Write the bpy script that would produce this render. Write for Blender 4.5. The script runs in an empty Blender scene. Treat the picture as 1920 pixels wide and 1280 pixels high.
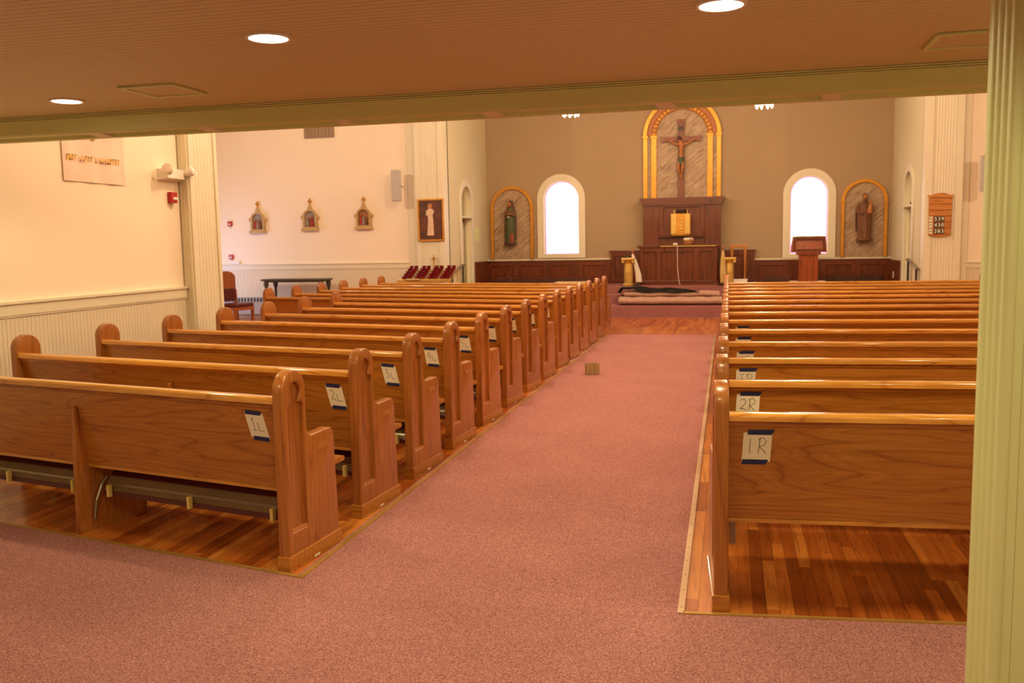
import bpy, bmesh, math, random
from mathutils import Vector, Matrix, Euler
R = math.radians
random.seed(7)
scene = bpy.context.scene
C = scene.collection

# ------------------------------------------------------------------ camera
cam_d = bpy.data.cameras.new('camera')
cam_d.sensor_width = 36.0
cam_d.lens = 1685.83 * 36.0 / 1920.0
cam_d.clip_start = 0.05
cam_d.clip_end = 200
cam = bpy.data.objects.new('camera', cam_d)
C.objects.link(cam)
_r = Vector((0.972396880, 0.232625005, -0.018163560))
_d = Vector((0.007773146, -0.110096387, -0.993890519))
_f = Vector((-0.233203530, 0.966314852, -0.108865611))
_m = Matrix(((_r.x, -_d.x, -_f.x, 0), (_r.y, -_d.y, -_f.y, 0), (_r.z, -_d.z, -_f.z, 1.56272), (0, 0, 0, 1)))
cam.matrix_world = _m
cam_d.dof.use_dof = True
cam_d.dof.focus_distance = 4.6
cam_d.dof.aperture_fstop = 4.5
scene.camera = cam

# ------------------------------------------------------------------ world, exposure
w = bpy.data.worlds.new('world')
scene.world = w
w.use_nodes = True
w.node_tree.nodes['Background'].inputs[0].default_value = (0.75, 0.85, 1.0, 1)
w.node_tree.nodes['Background'].inputs[1].default_value = 0.6
scene.view_settings.view_transform = 'Standard'
scene.view_settings.look = 'None'
scene.view_settings.gamma = 1.0
scene.view_settings.use_curve_mapping = False
scene.view_settings.exposure = 0.0

NAVE_COL = (1.0, 0.72, 0.46)
LOW_COL = (1.0, 0.82, 0.46)
NAVE_W = 185.0
LOW_W = 21.0


def lamp(name, kind, loc, power, col, size=0.2, parent=None, aim=None, spot=None, blend=0.5):
    ld = bpy.data.lights.new(name, kind)
    ld.energy = power
    ld.color = col
    if kind == 'AREA':
        ld.shape = 'DISK'
        ld.size = size
    else:
        ld.shadow_soft_size = size
    if spot:
        ld.spot_size = R(spot)
        ld.spot_blend = blend
    o = bpy.data.objects.new(name, ld)
    C.objects.link(o)
    o.location = loc
    if aim is not None:
        o.rotation_euler = (Vector(aim) - Vector(loc)).to_track_quat('-Z', 'Y').to_euler()
    if parent:
        o.parent = parent
    return o


# nave ceiling lights, above the sight line under the beam
for x in (-2.9, 0.75):
    for y in (8.2, 12.6):
        lamp('nave_ceiling_lamp', 'POINT', (x, y, 4.7), NAVE_W, NAVE_COL, 0.22)
# flood lights high in both transepts
lamp('transept_flood_lamp', 'SPOT', (-9.6, 12.0, 4.9), 520, NAVE_COL, 0.16, aim=(-7.2, 18.3, 2.2), spot=110, blend=0.9)
lamp('transept_flood_lamp', 'SPOT', (7.6, 12.0, 4.9), 420, NAVE_COL, 0.16, aim=(4.6, 18.3, 2.2), spot=100, blend=0.9)


# ------------------------------------------------------------------ materials
def lin(c):
    return tuple(((v / 255.0) / 12.92 if v / 255.0 <= 0.04045 else ((v / 255.0 + 0.055) / 1.055) ** 2.4) for v in c)


class NT:
    def __init__(s, name):
        s.m = bpy.data.materials.new(name)
        s.m.use_nodes = True
        s.t = s.m.node_tree
        s.b = s.t.nodes['Principled BSDF']

    def n(s, kind, **kw):
        nd = s.t.nodes.new(kind)
        for k, v in kw.items():
            setattr(nd, k, v)
        return nd

    def l(s, a, b):
        s.t.links.new(a, b)

    def ramp(s, fac, stops):
        r = s.n('ShaderNodeValToRGB')
        e = r.color_ramp.elements
        while len(e) < len(stops):
            e.new(0.5)
        for i, (p, c) in enumerate(stops):
            e[i].position = p
            e[i].color = (*c, 1) if len(c) == 3 else c
        s.l(fac, r.inputs[0])
        return r.outputs[0]

    def bump(s, h, strength=0.3, dist=0.01):
        b = s.n('ShaderNodeBump')
        b.inputs['Strength'].default_value = strength
        b.inputs['Distance'].default_value = dist
        s.l(h, b.inputs['Height'])
        s.l(b.outputs[0], s.b.inputs['Normal'])

    def mix(s, fac, a, b, mode='MIX'):
        m = s.n('ShaderNodeMix', data_type='RGBA', blend_type=mode)
        for sock, v in ((m.inputs[0], fac), (m.inputs[6], a), (m.inputs[7], b)):
            if hasattr(v, 'is_linked'):
                s.l(v, sock)
            elif isinstance(v, (int, float)):
                sock.default_value = v
            else:
                sock.default_value = (*v, 1)
        return m.outputs[2]

    def coords(s, scale=(1, 1, 1), rot=(0, 0, 0), rand=True, src='Object'):
        tc = s.n('ShaderNodeTexCoord')
        out = tc.outputs[src]
        if rand:
            oi = s.n('ShaderNodeObjectInfo')
            mul = s.n('ShaderNodeMath', operation='MULTIPLY')
            mul.inputs[1].default_value = 37.0
            s.l(oi.outputs['Random'], mul.inputs[0])
            add = s.n('ShaderNodeVectorMath', operation='ADD')
            s.l(out, add.inputs[0])
            s.l(mul.outputs[0], add.inputs[1])
            out = add.outputs[0]
        mp = s.n('ShaderNodeMapping')
        mp.inputs['Scale'].default_value = scale
        mp.inputs['Rotation'].default_value = rot
        s.l(out, mp.inputs[0])
        return mp.outputs[0]

    def noise(s, vec, scale, detail=4, rough=0.55, dist=0.0):
        nd = s.n('ShaderNodeTexNoise')
        nd.inputs['Scale'].default_value = scale
        nd.inputs['Detail'].default_value = detail
        nd.inputs['Roughness'].default_value = rough
        nd.inputs['Distortion'].default_value = dist
        s.l(vec, nd.inputs['Vector'])
        return nd.outputs['Fac']


def plain(name, col, rough=0.6, metal=0.0, coat=0.0, var=0.06, vscale=6.0, bump=0.0):
    t = NT(name)
    t.b.inputs['Roughness'].default_value = rough
    t.b.inputs['Metallic'].default_value = metal
    t.b.inputs['Coat Weight'].default_value = coat
    v = t.coords()
    n = t.noise(v, vscale, 3)
    c = lin(col)
    lo = tuple(x * (1 - var) for x in c)
    hi = tuple(min(1, x * (1 + var)) for x in c)
    t.l(t.ramp(n, [(0.3, lo), (0.7, hi)]), t.b.inputs['Base Color'])
    if bump:
        t.bump(t.noise(v, vscale * 6, 3), bump, 0.004)
    return t.m


def wood(name, dark, mid, light, axis=0, rough=0.28, coat=0.35, ring=26.0, fine=1.0):
    t = NT(name)
    sc = [4.4, 4.4, 4.4]
    sc[axis] = 0.40
    v = t.coords(tuple(sc))
    n1 = t.noise(v, 1.1, 2.5, 0.5, 0.25)
    mul = t.n('ShaderNodeMath', operation='MULTIPLY')
    mul.inputs[1].default_value = ring
    t.l(n1, mul.inputs[0])
    fr = t.n('ShaderNodeMath', operation='PINGPONG')
    fr.inputs[1].default_value = 1.0
    t.l(mul.outputs[0], fr.inputs[0])
    sc2 = [60, 60, 60]
    sc2[axis] = 2.2
    v2 = t.coords(tuple(sc2))
    n2 = t.noise(v2, 1.5, 3, 0.6)
    c1 = t.ramp(fr.outputs[0], [(0.0, lin(dark)), (0.13, lin(mid)), (0.7, lin(light)), (1.0, lin(mid))])
    c2 = t.ramp(n2, [(0.35, (0.62, 0.58, 0.55)), (0.62, (1, 1, 1))])
    col = t.mix(0.55 * fine, c1, c2, 'MULTIPLY')
    oi = t.n('ShaderNodeObjectInfo')
    hue = t.n('ShaderNodeHueSaturation')
    mr = t.n('ShaderNodeMapRange')
    mr.inputs['To Min'].default_value = 0.86
    mr.inputs['To Max'].default_value = 1.12
    t.l(oi.outputs['Random'], mr.inputs[0])
    t.l(mr.outputs[0], hue.inputs['Value'])
    t.l(col, hue.inputs['Color'])
    t.l(hue.outputs[0], t.b.inputs['Base Color'])
    t.b.inputs['Roughness'].default_value = rough
    t.b.inputs['Coat Weight'].default_value = coat
    t.b.inputs['Coat Roughness'].default_value = 0.08
    t.bump(n2, 0.08, 0.002)
    return t.m


def bead(name, col, axis, pitch, rough=0.5, depth=0.8):
    """painted beadboard: grooves across the given object axis"""
    t = NT(name)
    tc = t.n('ShaderNodeTexCoord')
    sp = t.n('ShaderNodeSeparateXYZ')
    t.l(tc.outputs['Object'], sp.inputs[0])
    dv = t.n('ShaderNodeMath', operation='DIVIDE')
    dv.inputs[1].default_value = pitch
    t.l(sp.outputs[axis], dv.inputs[0])
    fr = t.n('ShaderNodeMath', operation='FRACT')
    t.l(dv.outputs[0], fr.inputs[0])
    g = t.ramp(fr.outputs[0], [(0.0, (0, 0, 0)), (0.10, (1, 1, 1)), (0.90, (1, 1, 1)), (1.0, (0, 0, 0))])
    t.b.inputs['Base Color'].default_value = (*lin(col), 1)
    t.b.inputs['Roughness'].default_value = rough
    t.bump(g, depth, 0.006)
    return t.m


def emit(name, col, strength):
    t = NT(name)
    t.b.inputs['Base Color'].default_value = (*lin(col), 1)
    t.b.inputs['Emission Color'].default_value = (*lin(col), 1)
    t.b.inputs['Emission Strength'].default_value = strength
    return t.m


M = {}
M['oak_x'] = wood('oak_grain_along_row', (156, 92, 31), (180, 115, 42), (192, 128, 51), 0, ring=30)
M['oak_z'] = wood('oak_grain_upright', (150, 86, 33), (170, 103, 43), (180, 114, 51), 2, rough=0.3, ring=18)
M['oak_cap'] = wood('oak_cap_rail', (188, 120, 44), (216, 150, 62), (226, 164, 76), 0, rough=0.14, coat=0.7)
M['oak_light'] = wood('light_oak', (150, 92, 44), (190, 124, 62), (204, 142, 78), 0)
M['red_pad'] = plain('dark_red_vinyl', (84, 22, 26), 0.45)
M['kneel_board'] = plain('grey_brown_board', (112, 84, 50), 0.5, var=0.12)
M['rubber'] = plain('cream_rubber', (226, 204, 120), 0.6)
M['steel'] = plain('brushed_steel', (150, 140, 120), 0.35, 0.9)
M['plate'] = plain('brass_name_plate', (190, 128, 62), 0.4, 0.3)
M['tag'] = plain('white_tape', (228, 220, 200), 0.6)
M['paper'] = plain('white_paper', (240, 236, 214), 0.75, var=0.02)
M['tape'] = plain('blue_painter_tape', (24, 42, 92), 0.6)
M['ink'] = plain('marker_ink', (36, 34, 30), 0.7)
M['plaster'] = plain('cream_plaster', (244, 232, 210), 0.75, var=0.015, vscale=1.2, bump=0.02)
M['chancel'] = plain('taupe_plaster', (170, 148, 117), 0.8, var=0.02, vscale=1.0, bump=0.02)
M['chancel_side'] = plain('cream_sage_plaster', (214, 206, 172), 0.7, var=0.02, vscale=1.0)
M['trim'] = plain('cream_trim_paint', (226, 220, 196), 0.45, var=0.015)
M['sage'] = plain('pale_sage_paint', (216, 224, 164), 0.42, var=0.02)
M['bead_wall'] = bead('beadboard_left_wall', (222, 212, 188), 1, 0.042)
M['bead_x'] = bead('beadboard_facing_wall', (220, 212, 186), 0, 0.075)
M['bead_ceiling'] = bead('beadboard_ceiling', (212, 200, 156), 1, 0.047, rough=0.55, depth=1.0)
M['white_ceiling'] = plain('white_ceiling', (236, 226, 206), 0.8, var=0.02)
M['dark_wood'] = wood('dark_cherry', (66, 26, 9), (102, 46, 17), (114, 54, 20), 2, rough=0.32, coat=0.3, ring=14)
M['dark_wood_x'] = wood('dark_cherry_rail', (64, 24, 9), (98, 43, 16), (110, 50, 19), 0, rough=0.32, coat=0.3, ring=14)
M['mid_wood'] = wood('cherry_lectern', (104, 44, 20), (140, 66, 30), (156, 78, 38), 2, rough=0.3, ring=14)
M['cross_wood'] = wood('cross_wood', (92, 44, 20), (130, 66, 30), (140, 74, 36), 2, rough=0.4, ring=12)
M['gold'] = plain('gold_leaf', (208, 150, 52), 0.38, 0.45, var=0.08)
M['gilt'] = plain('gilded_relief', (236, 176, 70), 0.4, 0.15, var=0.12)
M['brass'] = plain('brass_column', (218, 184, 104), 0.32, 0.55, var=0.1)
M['dark_metal'] = plain('dark_bronze', (62, 52, 44), 0.4, 0.5)
M['black'] = plain('black_rubber_sheet', (34, 34, 32), 0.6)
M['red'] = plain('fire_red', (176, 22, 20), 0.4)
M['white'] = plain('white_plastic', (232, 226, 214), 0.4)
M['grey_vent'] = plain('grey_vent', (150, 126, 100), 0.5)
M['speaker'] = plain('grey_speaker', (186, 180, 176), 0.5)
M['banner'] = plain('pale_pink_banner', (240, 214, 198), 0.8)
M['yellow'] = plain('yellow_lettering', (240, 200, 110), 0.7)
M['votive'] = plain('ruby_glass', (110, 8, 16), 0.12, coat=0.5)
M['white_cloth'] = plain('white_cloth', (220, 210, 196), 0.85)
M['cream_cloth'] = plain('cream_gold_cloth', (196, 168, 106), 0.8)
M['basket'] = plain('wicker', (168, 108, 50), 0.7, var=0.25, vscale=60)
M['flesh'] = plain('carved_figure', (176, 112, 62), 0.5)
M['green_cloth'] = plain('green_carved_robe', (74, 84, 52), 0.55, var=0.15)
M['brown_robe'] = plain('brown_carved_robe', (116, 72, 42), 0.55, var=0.18)
M['dark_robe'] = plain('dark_carved_mantle', (82, 54, 36), 0.55, var=0.15)
M['rust_robe'] = plain('rust_carved_cloth', (140, 66, 34), 0.55)
M['table_dark'] = plain('dark_olive_table', (66, 58, 38), 0.45)
M['radiator'] = plain('grey_convector', (168, 164, 162), 0.5)
M['slot'] = plain('dark_slot', (52, 48, 46), 0.7)
M['chair_wood'] = wood('chair_wood', (120, 62, 34), (156, 88, 52), (168, 100, 60), 2)
M['underlay'] = plain('dusty_underlay', (178, 142, 126), 0.95, var=0.18, vscale=30, bump=0.3)
M['picture'] = None
M['reflector'] = plain('lamp_reflector', (214, 200, 194), 0.15, 0.25)
M['strip'] = plain('aluminium_strip', (206, 180, 150), 0.35, 0.55)
M['gold_strip'] = plain('gilt_strip', (196, 158, 84), 0.35, 0.5)
M['tin'] = plain('tin_box', (196, 172, 128), 0.4, 0.35, var=0.15)
M['lens'] = emit('lamp_lens', (255, 236, 190), 14)
M['bulb'] = emit('chandelier_bulb', (255, 226, 170), 16)
M['pane'] = emit('daylit_glass', (255, 250, 252), 4.0)
M['pane_rose'] = emit('daylit_rose_glass', (255, 150, 206), 1.6)
M['pane_lines'] = emit('daylit_leaded_lines', (214, 222, 206), 1.1)
M['pane_blue'] = emit('daylit_door_glass', (190, 205, 255), 9.0)


def carpet_mat(name, c1, c2, c3):
    t = NT(name)
    v = t.coords((1, 1, 1), rand=False)
    n = t.noise(v, 120, 3, 0.65)
    n2 = t.noise(v, 36, 3, 0.6)
    n3 = t.noise(v, 1.3, 2)
    a = t.ramp(n, [(0.34, lin(c1)), (0.5, lin(c2)), (0.68, lin(c3))])
    b = t.ramp(n2, [(0.3, (0.8, 0.78, 0.78)), (0.7, (1, 1, 1))])
    cc = t.mix(0.8, a, b, 'MULTIPLY')
    d = t.ramp(n3, [(0.3, (0.9, 0.9, 0.9)), (0.7, (1, 1, 1))])
    t.l(t.mix(1.0, cc, d, 'MULTIPLY'), t.b.inputs['Base Color'])
    t.b.inputs['Roughness'].default_value = 0.95
    t.b.inputs['Specular IOR Level'].default_value = 0.1
    t.bump(n, 0.6, 0.006)
    return t.m


M['carpet'] = carpet_mat('rose_carpet', (140, 88, 86), (180, 124, 122), (208, 160, 154))
M['carpet_dark'] = carpet_mat('rose_step_carpet', (128, 80, 78), (160, 106, 104), (184, 134, 128))


def plank_mat(name, attr):
    t = NT(name)
    if attr:
        at = t.n('ShaderNodeAttribute', attribute_name='tint')
        rnd = at.outputs['Fac']
    else:
        rnd = t.n('ShaderNodeObjectInfo').outputs['Random']
    base = t.ramp(rnd, [(0.0, lin((146, 70, 24))), (0.3, lin((182, 96, 36))), (0.75, lin((206, 120, 48))), (1.0, lin((226, 150, 70)))])
    v = t.coords((28, 1.6, 28), rand=not attr)
    n = t.noise(v, 1.6, 4, 0.6, 0.6)
    g = t.ramp(n, [(0.28, (0.42, 0.34, 0.3)), (0.5, (0.95, 0.93, 0.9)), (0.75, (1, 1, 1))])
    t.l(t.mix(0.8, base, g, 'MULTIPLY'), t.b.inputs['Base Color'])
    t.b.inputs['Roughness'].default_value = 0.24
    t.b.inputs['Coat Weight'].default_value = 0.4
    t.b.inputs['Coat Roughness'].default_value = 0.1
    t.bump(n, 0.05, 0.002)
    return t.m


M['plank'] = plank_mat('strip_oak_floor', False)
M['plank_far'] = plank_mat('strip_oak_floor_joined', True)


def marble_mat():
    t = NT('taupe_streaked_panel')
    v = t.coords((1, 1, 1), (0, R(38), 0), rand=False)
    mp = t.n('ShaderNodeMapping')
    mp.inputs['Scale'].default_value = (1.6, 1, 9.0)
    t.l(v, mp.inputs[0])
    n = t.noise(mp.outputs[0], 2.2, 4, 0.6, 0.8)
    t.l(t.ramp(n, [(0.28, lin((126, 100, 76))), (0.48, lin((170, 144, 116))), (0.7, lin((196, 172, 142)))]), t.b.inputs['Base Color'])
    t.b.inputs['Roughness'].default_value = 0.5
    return t.m


M['marble'] = marble_mat()


# ------------------------------------------------------------------ geometry helpers
class MB:
    def __init__(s):
        s.bm = bmesh.new()

    def box(s, a, b, bev=0.0, mat=None):
        x0, y0, z0 = [min(p, q) for p, q in zip(a, b)]
        x1, y1, z1 = [max(p, q) for p, q in zip(a, b)]
        vs = [s.bm.verts.new(p) for p in ((x0, y0, z0), (x1, y0, z0), (x1, y1, z0), (x0, y1, z0), (x0, y0, z1), (x1, y0, z1), (x1, y1, z1), (x0, y1, z1))]
        fs = [s.bm.faces.new([vs[i] for i in q]) for q in ((0, 3, 2, 1), (4, 5, 6, 7), (0, 1, 5, 4), (1, 2, 6, 5), (2, 3, 7, 6), (3, 0, 4, 7))]
        if bev:
            es = list({e for f in fs for e in f.edges})
            bmesh.ops.bevel(s.bm, geom=es, offset=bev, segments=2, profile=0.6, affect='EDGES')
        elif mat is not None:
            bmesh.ops.transform(s.bm, matrix=mat, verts=vs)
        return s

    def hexa(s, pts):
        vs = [s.bm.verts.new(p) for p in pts]
        for q in ((0, 3, 2, 1), (4, 5, 6, 7), (0, 1, 5, 4), (1, 2, 6, 5), (2, 3, 7, 6), (3, 0, 4, 7)):
            s.bm.faces.new([vs[i] for i in q])
        return s

    def prism(s, pts, a, b, axis='x'):
        """extrude polygon pts between a and b; axis x: pts are (y,z); y: (x,z); z: (x,y)"""
        def mk(p, t):
            return {'x': (t, p[0], p[1]), 'y': (p[0], t, p[1]), 'z': (p[0], p[1], t)}[axis]
        v0 = [s.bm.verts.new(mk(p, a)) for p in pts]
        v1 = [s.bm.verts.new(mk(p, b)) for p in pts]
        s.bm.faces.new(v0)
        s.bm.faces.new(v1[::-1])
        n = len(pts)
        for i in range(n):
            s.bm.faces.new((v0[i], v0[(i + 1) % n], v1[(i + 1) % n], v1[i]))
        return s

    def loft(s, rings, cap=True):
        vs = [[s.bm.verts.new(p) for p in r] for r in rings]
        n = len(rings[0])
        for k in range(len(rings) - 1):
            for i in range(n):
                s.bm.faces.new((vs[k][i], vs[k][(i + 1) % n], vs[k + 1][(i + 1) % n], vs[k + 1][i]))
        if cap:
            s.bm.faces.new(vs[0][::-1])
            s.bm.faces.new(vs[-1])
        return s

    def lathe(s, prof, c=(0, 0, 0), n=16):
        return s.loft([[(c[0] + r * math.cos(2 * math.pi * i / n), c[1] + r * math.sin(2 * math.pi * i / n), c[2] + z) for i in range(n)] for r, z in prof])

    def tube(s, path, r, n=8):
        P = [Vector(p) for p in path]
        rings = []
        for i, p in enumerate(P):
            d = (P[min(i + 1, len(P) - 1)] - P[max(i - 1, 0)]).normalized()
            u = d.orthogonal().normalized() if i == 0 else (u - d * u.dot(d)).normalized()
            v = d.cross(u)
            rr = r[i] if isinstance(r, (list, tuple)) else r
            rings.append([tuple(p + (u * math.cos(2 * math.pi * k / n) + v * math.sin(2 * math.pi * k / n)) * rr) for k in range(n)])
        return s.loft(rings)

    def ball(s, c, r, n=12, m=8):
        rx, ry, rz = r if isinstance(r, (list, tuple)) else (r, r, r)
        rings = []
        for k in range(m + 1):
            a = -math.pi / 2 + math.pi * (k + 0.0) / m
            a = max(-1.52, min(1.52, a))
            rings.append([(c[0] + rx * math.cos(a) * math.cos(2 * math.pi * i / n), c[1] + ry * math.cos(a) * math.sin(2 * math.pi * i / n), c[2] + rz * math.sin(a)) for i in range(n)])
        return s.loft(rings)

    def xf(s, m):
        bmesh.ops.transform(s.bm, matrix=m, verts=s.bm.verts)
        return s

    def mesh(s, name, smooth=False):
        bmesh.ops.recalc_face_normals(s.bm, faces=s.bm.faces)
        me = bpy.data.meshes.new(name)
        s.bm.to_mesh(me)
        s.bm.free()
        if smooth:
            for p in me.polygons:
                p.use_smooth = True
            me.set_sharp_from_angle(angle=R(38))
        return me

    def build(s, name, mat, parent=None, smooth=False):
        return link(name, s.mesh(name, smooth), mat, parent)


def link(name, me, mat, parent=None):
    if mat is not None and not me.materials:
        me.materials.append(M[mat] if isinstance(mat, str) else mat)
    o = bpy.data.objects.new(name, me)
    C.objects.link(o)
    if parent:
        o.parent = parent
    return o


def thing(name, label, cat, loc=(0, 0, 0), rz=0, group=None):
    o = bpy.data.objects.new(name, None)
    C.objects.link(o)
    o.empty_display_size = 0.1
    o.location = loc
    o.rotation_euler = (0, 0, rz)
    return tag(o, label, cat, group)


def tag(o, label, cat, group=None):
    o['label'] = label
    o['category'] = cat
    if group:
        o['group'] = group
    return o


def struct(o, label=None):
    o['kind'] = 'structure'
    if label:
        o['label'] = label
    return o


def copy_tree(o, parent=None):
    c = o.copy()
    C.objects.link(c)
    c.parent = parent
    for ch in o.children:
        if ch.type == 'LIGHT':
            continue
        copy_tree(ch, c)
    return c


def sheet(outer, holes, depth, bevel=0.0, m=None, seg=2):
    """flat plate with holes: outline in XY, thickness centred on Z, then moved by m"""
    cu = bpy.data.curves.new('outline', 'CURVE')
    cu.dimensions = '2D'
    cu.fill_mode = 'BOTH'
    cu.extrude = depth / 2 - bevel
    cu.bevel_depth = bevel
    cu.bevel_resolution = seg
    cu.offset = -bevel
    for poly in [outer] + holes:
        sp = cu.splines.new('POLY')
        sp.points.add(len(poly) - 1)
        for p, q in zip(sp.points, poly):
            p.co = (q[0], q[1], 0, 1)
        sp.use_cyclic_u = True
    ob = bpy.data.objects.new('outline', cu)
    C.objects.link(ob)
    bpy.context.view_layer.update()
    me = bpy.data.meshes.new_from_object(ob.evaluated_get(bpy.context.evaluated_depsgraph_get()))
    bpy.data.objects.remove(ob)
    bpy.data.curves.remove(cu)
    bm = bmesh.new()
    bm.from_mesh(me)
    bmesh.ops.remove_doubles(bm, verts=bm.verts, dist=1e-5)
    bmesh.ops.recalc_face_normals(bm, faces=bm.faces)
    bm.to_mesh(me)
    bm.free()
    if m is not None:
        me.transform(m)
        if m.to_3x3().determinant() < 0:
            me.flip_normals()
    me.materials.clear()
    return me


# outline (u,v) -> world planes
YZ = Matrix(((0, 0, 1, 0), (1, 0, 0, 0), (0, 1, 0, 0), (0, 0, 0, 1)))     # u->y, v->z, thickness x
XZ = Matrix(((1, 0, 0, 0), (0, 0, 1, 0), (0, 1, 0, 0), (0, 0, 0, 1)))     # u->x, v->z, thickness y


def T(x, y, z):
    return Matrix.Translation((x, y, z))


def arc(cx, cy, r, a0, a1, n=14, ry=None):
    ry = ry or r
    return [(cx + r * math.cos(R(a0 + (a1 - a0) * i / n)), cy + ry * math.sin(R(a0 + (a1 - a0) * i / n))) for i in range(n + 1)]


def arched(x0, x1, z0, zs, n=18, ry=None):
    """closed outline of a round-headed opening springing at zs"""
    c = (x0 + x1) / 2
    r = (x1 - x0) / 2
    return [(x0, z0), (x1, z0)] + arc(c, zs, r, 0, 180, n, ry)


def text_mesh(s, size, mat_m, depth=0.001, bold=0.0):
    cu = bpy.data.curves.new('lettering', 'FONT')
    cu.body = s
    cu.size = size
    cu.extrude = depth
    cu.offset = bold
    cu.align_x = 'CENTER'
    cu.align_y = 'CENTER'
    ob = bpy.data.objects.new('lettering', cu)
    C.objects.link(ob)
    bpy.context.view_layer.update()
    me = bpy.data.meshes.new_from_object(ob.evaluated_get(bpy.context.evaluated_depsgraph_get()))
    bpy.data.objects.remove(ob)
    bpy.data.curves.remove(cu)
    me.transform(mat_m)
    me.materials.clear()
    return me


# ================================================================== the room
LW = -5.3            # left nave wall
RW = 3.12            # right nave wall
TY = 18.3            # transept end wall (faces the camera)
AY = 21.65           # altar wall
CL, CR = -5.804, 3.537   # chancel side walls
LOWC = 2.45          # low ceiling under the gallery
HIGH = 5.6
BY = 5.2             # beam
LT, RT = -11.9, 9.3  # transept side walls

fl = struct(MB().box((-12.2, -2.8, -0.06), (9.6, 18.5, -0.014)).build('floor', 'oak_light'))

# --- strip floor planks
PW = 0.057


def plank_rows(x0, x1, y0, y1, rng):
    out = []
    x = math.ceil(x0 / PW - 1e-6) * PW
    while x < x1 - 1e-6:
        y = y0 - rng.random() * 0.8
        while y < y1:
            ln = rng.uniform(0.35, 1.5)
            out.append((x, max(y, y0), min(y + ln, y1)))
            y += ln
        x += PW
    return [p for p in out if p[2] - p[1] > 0.04]


rng = random.Random(3)
near = plank_rows(-0.25, 1.35, 3.55, 6.6, rng) + plank_rows(-4.7, -1.9, 3.6, 5.6, rng)
near.sort(key=lambda p: math.hypot(p[0] * 0.6, p[1]))
far = plank_rows(-11.9, -4.7, 3.4, 18.5, rng) + plank_rows(-4.7, -1.9, 5.6, 18.5, rng) + plank_rows(-1.9, -0.25, 14.8, 18.5, rng) + plank_rows(-0.25, 1.35, 6.6, 18.5, rng) + plank_rows(1.35, 9.2, 3.5, 18.5, rng)
far += near[298:]
near = near[:298]
pm = MB().box((0, 0, -0.013), (PW - 0.0012, 1.0, 0.0)).mesh('plank')
for x, a, b in near:
    o = link('plank', pm, 'plank', fl)
    o.location = (x, a, random.uniform(-0.0006, 0.0))
    o.scale = (1, b - a - 0.0012, 1)
vs, fs, tint = [], [], []
for x, a, b in far:
    k = len(vs)
    x1, b1 = x + PW - 0.0015, b - 0.0015
    vs += [(x, a, -0.013), (x1, a, -0.013), (x1, b1, -0.013), (x, b1, -0.013), (x, a, 0), (x1, a, 0), (x1, b1, 0), (x, b1, 0)]
    fs += [tuple(k + i for i in q) for q in ((4, 5, 6, 7), (0, 1, 5, 4), (1, 2, 6, 5), (2, 3, 7, 6), (3, 0, 4, 7))]
    tint += [rng.random()] * 8
me = bpy.data.meshes.new('plank_field')
me.from_pydata(vs, [], fs)
at = me.attributes.new('tint', 'FLOAT', 'POINT')
at.data.foreach_set('value', tint)
o = link('plank_field', me, 'plank_far', fl)
o['kind'] = 'stuff'


# --- walls
def wall(name, a, b, mat, label=None):
    return struct(MB().box(a, b).build(name, mat), label)


RAILT = 1.19
wl = wall('wall_left', (LW - 0.2, -2.8, 0), (LW, 8.0, HIGH), 'plaster')
wall('wall_back', (LW, -2.9, 0), (RW, -2.8, HIGH), 'plaster')
wall('wall_right', (RW, -2.8, 0), (RW + 0.2, 8.4, HIGH), 'plaster')
wall('wall_transept_left', (LT - 0.2, 8.4, 0), (LT, TY, HIGH), 'plaster')
wall('wall_transept_right', (RT, 8.4, 0), (RT + 0.2, TY, HIGH), 'plaster')
wall('wall_return_left', (LT, 8.2, 0), (LW - 0.2, 8.4, HIGH), 'plaster')
wall('wall_return_right', (RW + 0.2, 8.2, 0), (RT, 8.4, HIGH), 'plaster')
wall('wall_stations', (LT, TY, 0), (-6.45, TY + 0.2, HIGH), 'plaster')
wall('wall_hymn_side', (4.15, TY, 0), (RT, TY + 0.2, HIGH), 'plaster')

# wainscots and chair rails
t = struct(MB().box((LW, -2.8, 0.0), (LW + 0.015, 8.02, 1.10)).build('trim_1', 'bead_wall'))
t = struct(MB().box((LW, -2.8, 1.085), (LW + 0.03, 8.02, 1.17)).box((LW, -2.8, 1.17), (LW + 0.045, 8.02, 1.19)).box((LW, -2.8, 1.07), (LW + 0.024, 8.02, 1.085)).build('trim_2', 'trim'))
t = struct(MB().box((LT, TY - 0.015, 0), (-6.6, TY, 1.08)).build('trim_3', 'bead_x'))
t = struct(MB().box((LT, TY - 0.03, 1.07), (-6.6, TY, 1.175)).box((LT, TY - 0.05, 1.175), (-6.6, TY, 1.195)).build('trim_4', 'trim'))
t = struct(MB().box((4.15, TY - 0.015, 0), (RT, TY, 0.96)).build('trim_5', 'bead_x'))
t = struct(MB().box((4.15, TY - 0.03, 0.95), (RT, TY, 1.045)).box((4.15, TY - 0.05, 1.045), (RT, TY, 1.065)).build('trim_6', 'trim'))


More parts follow.
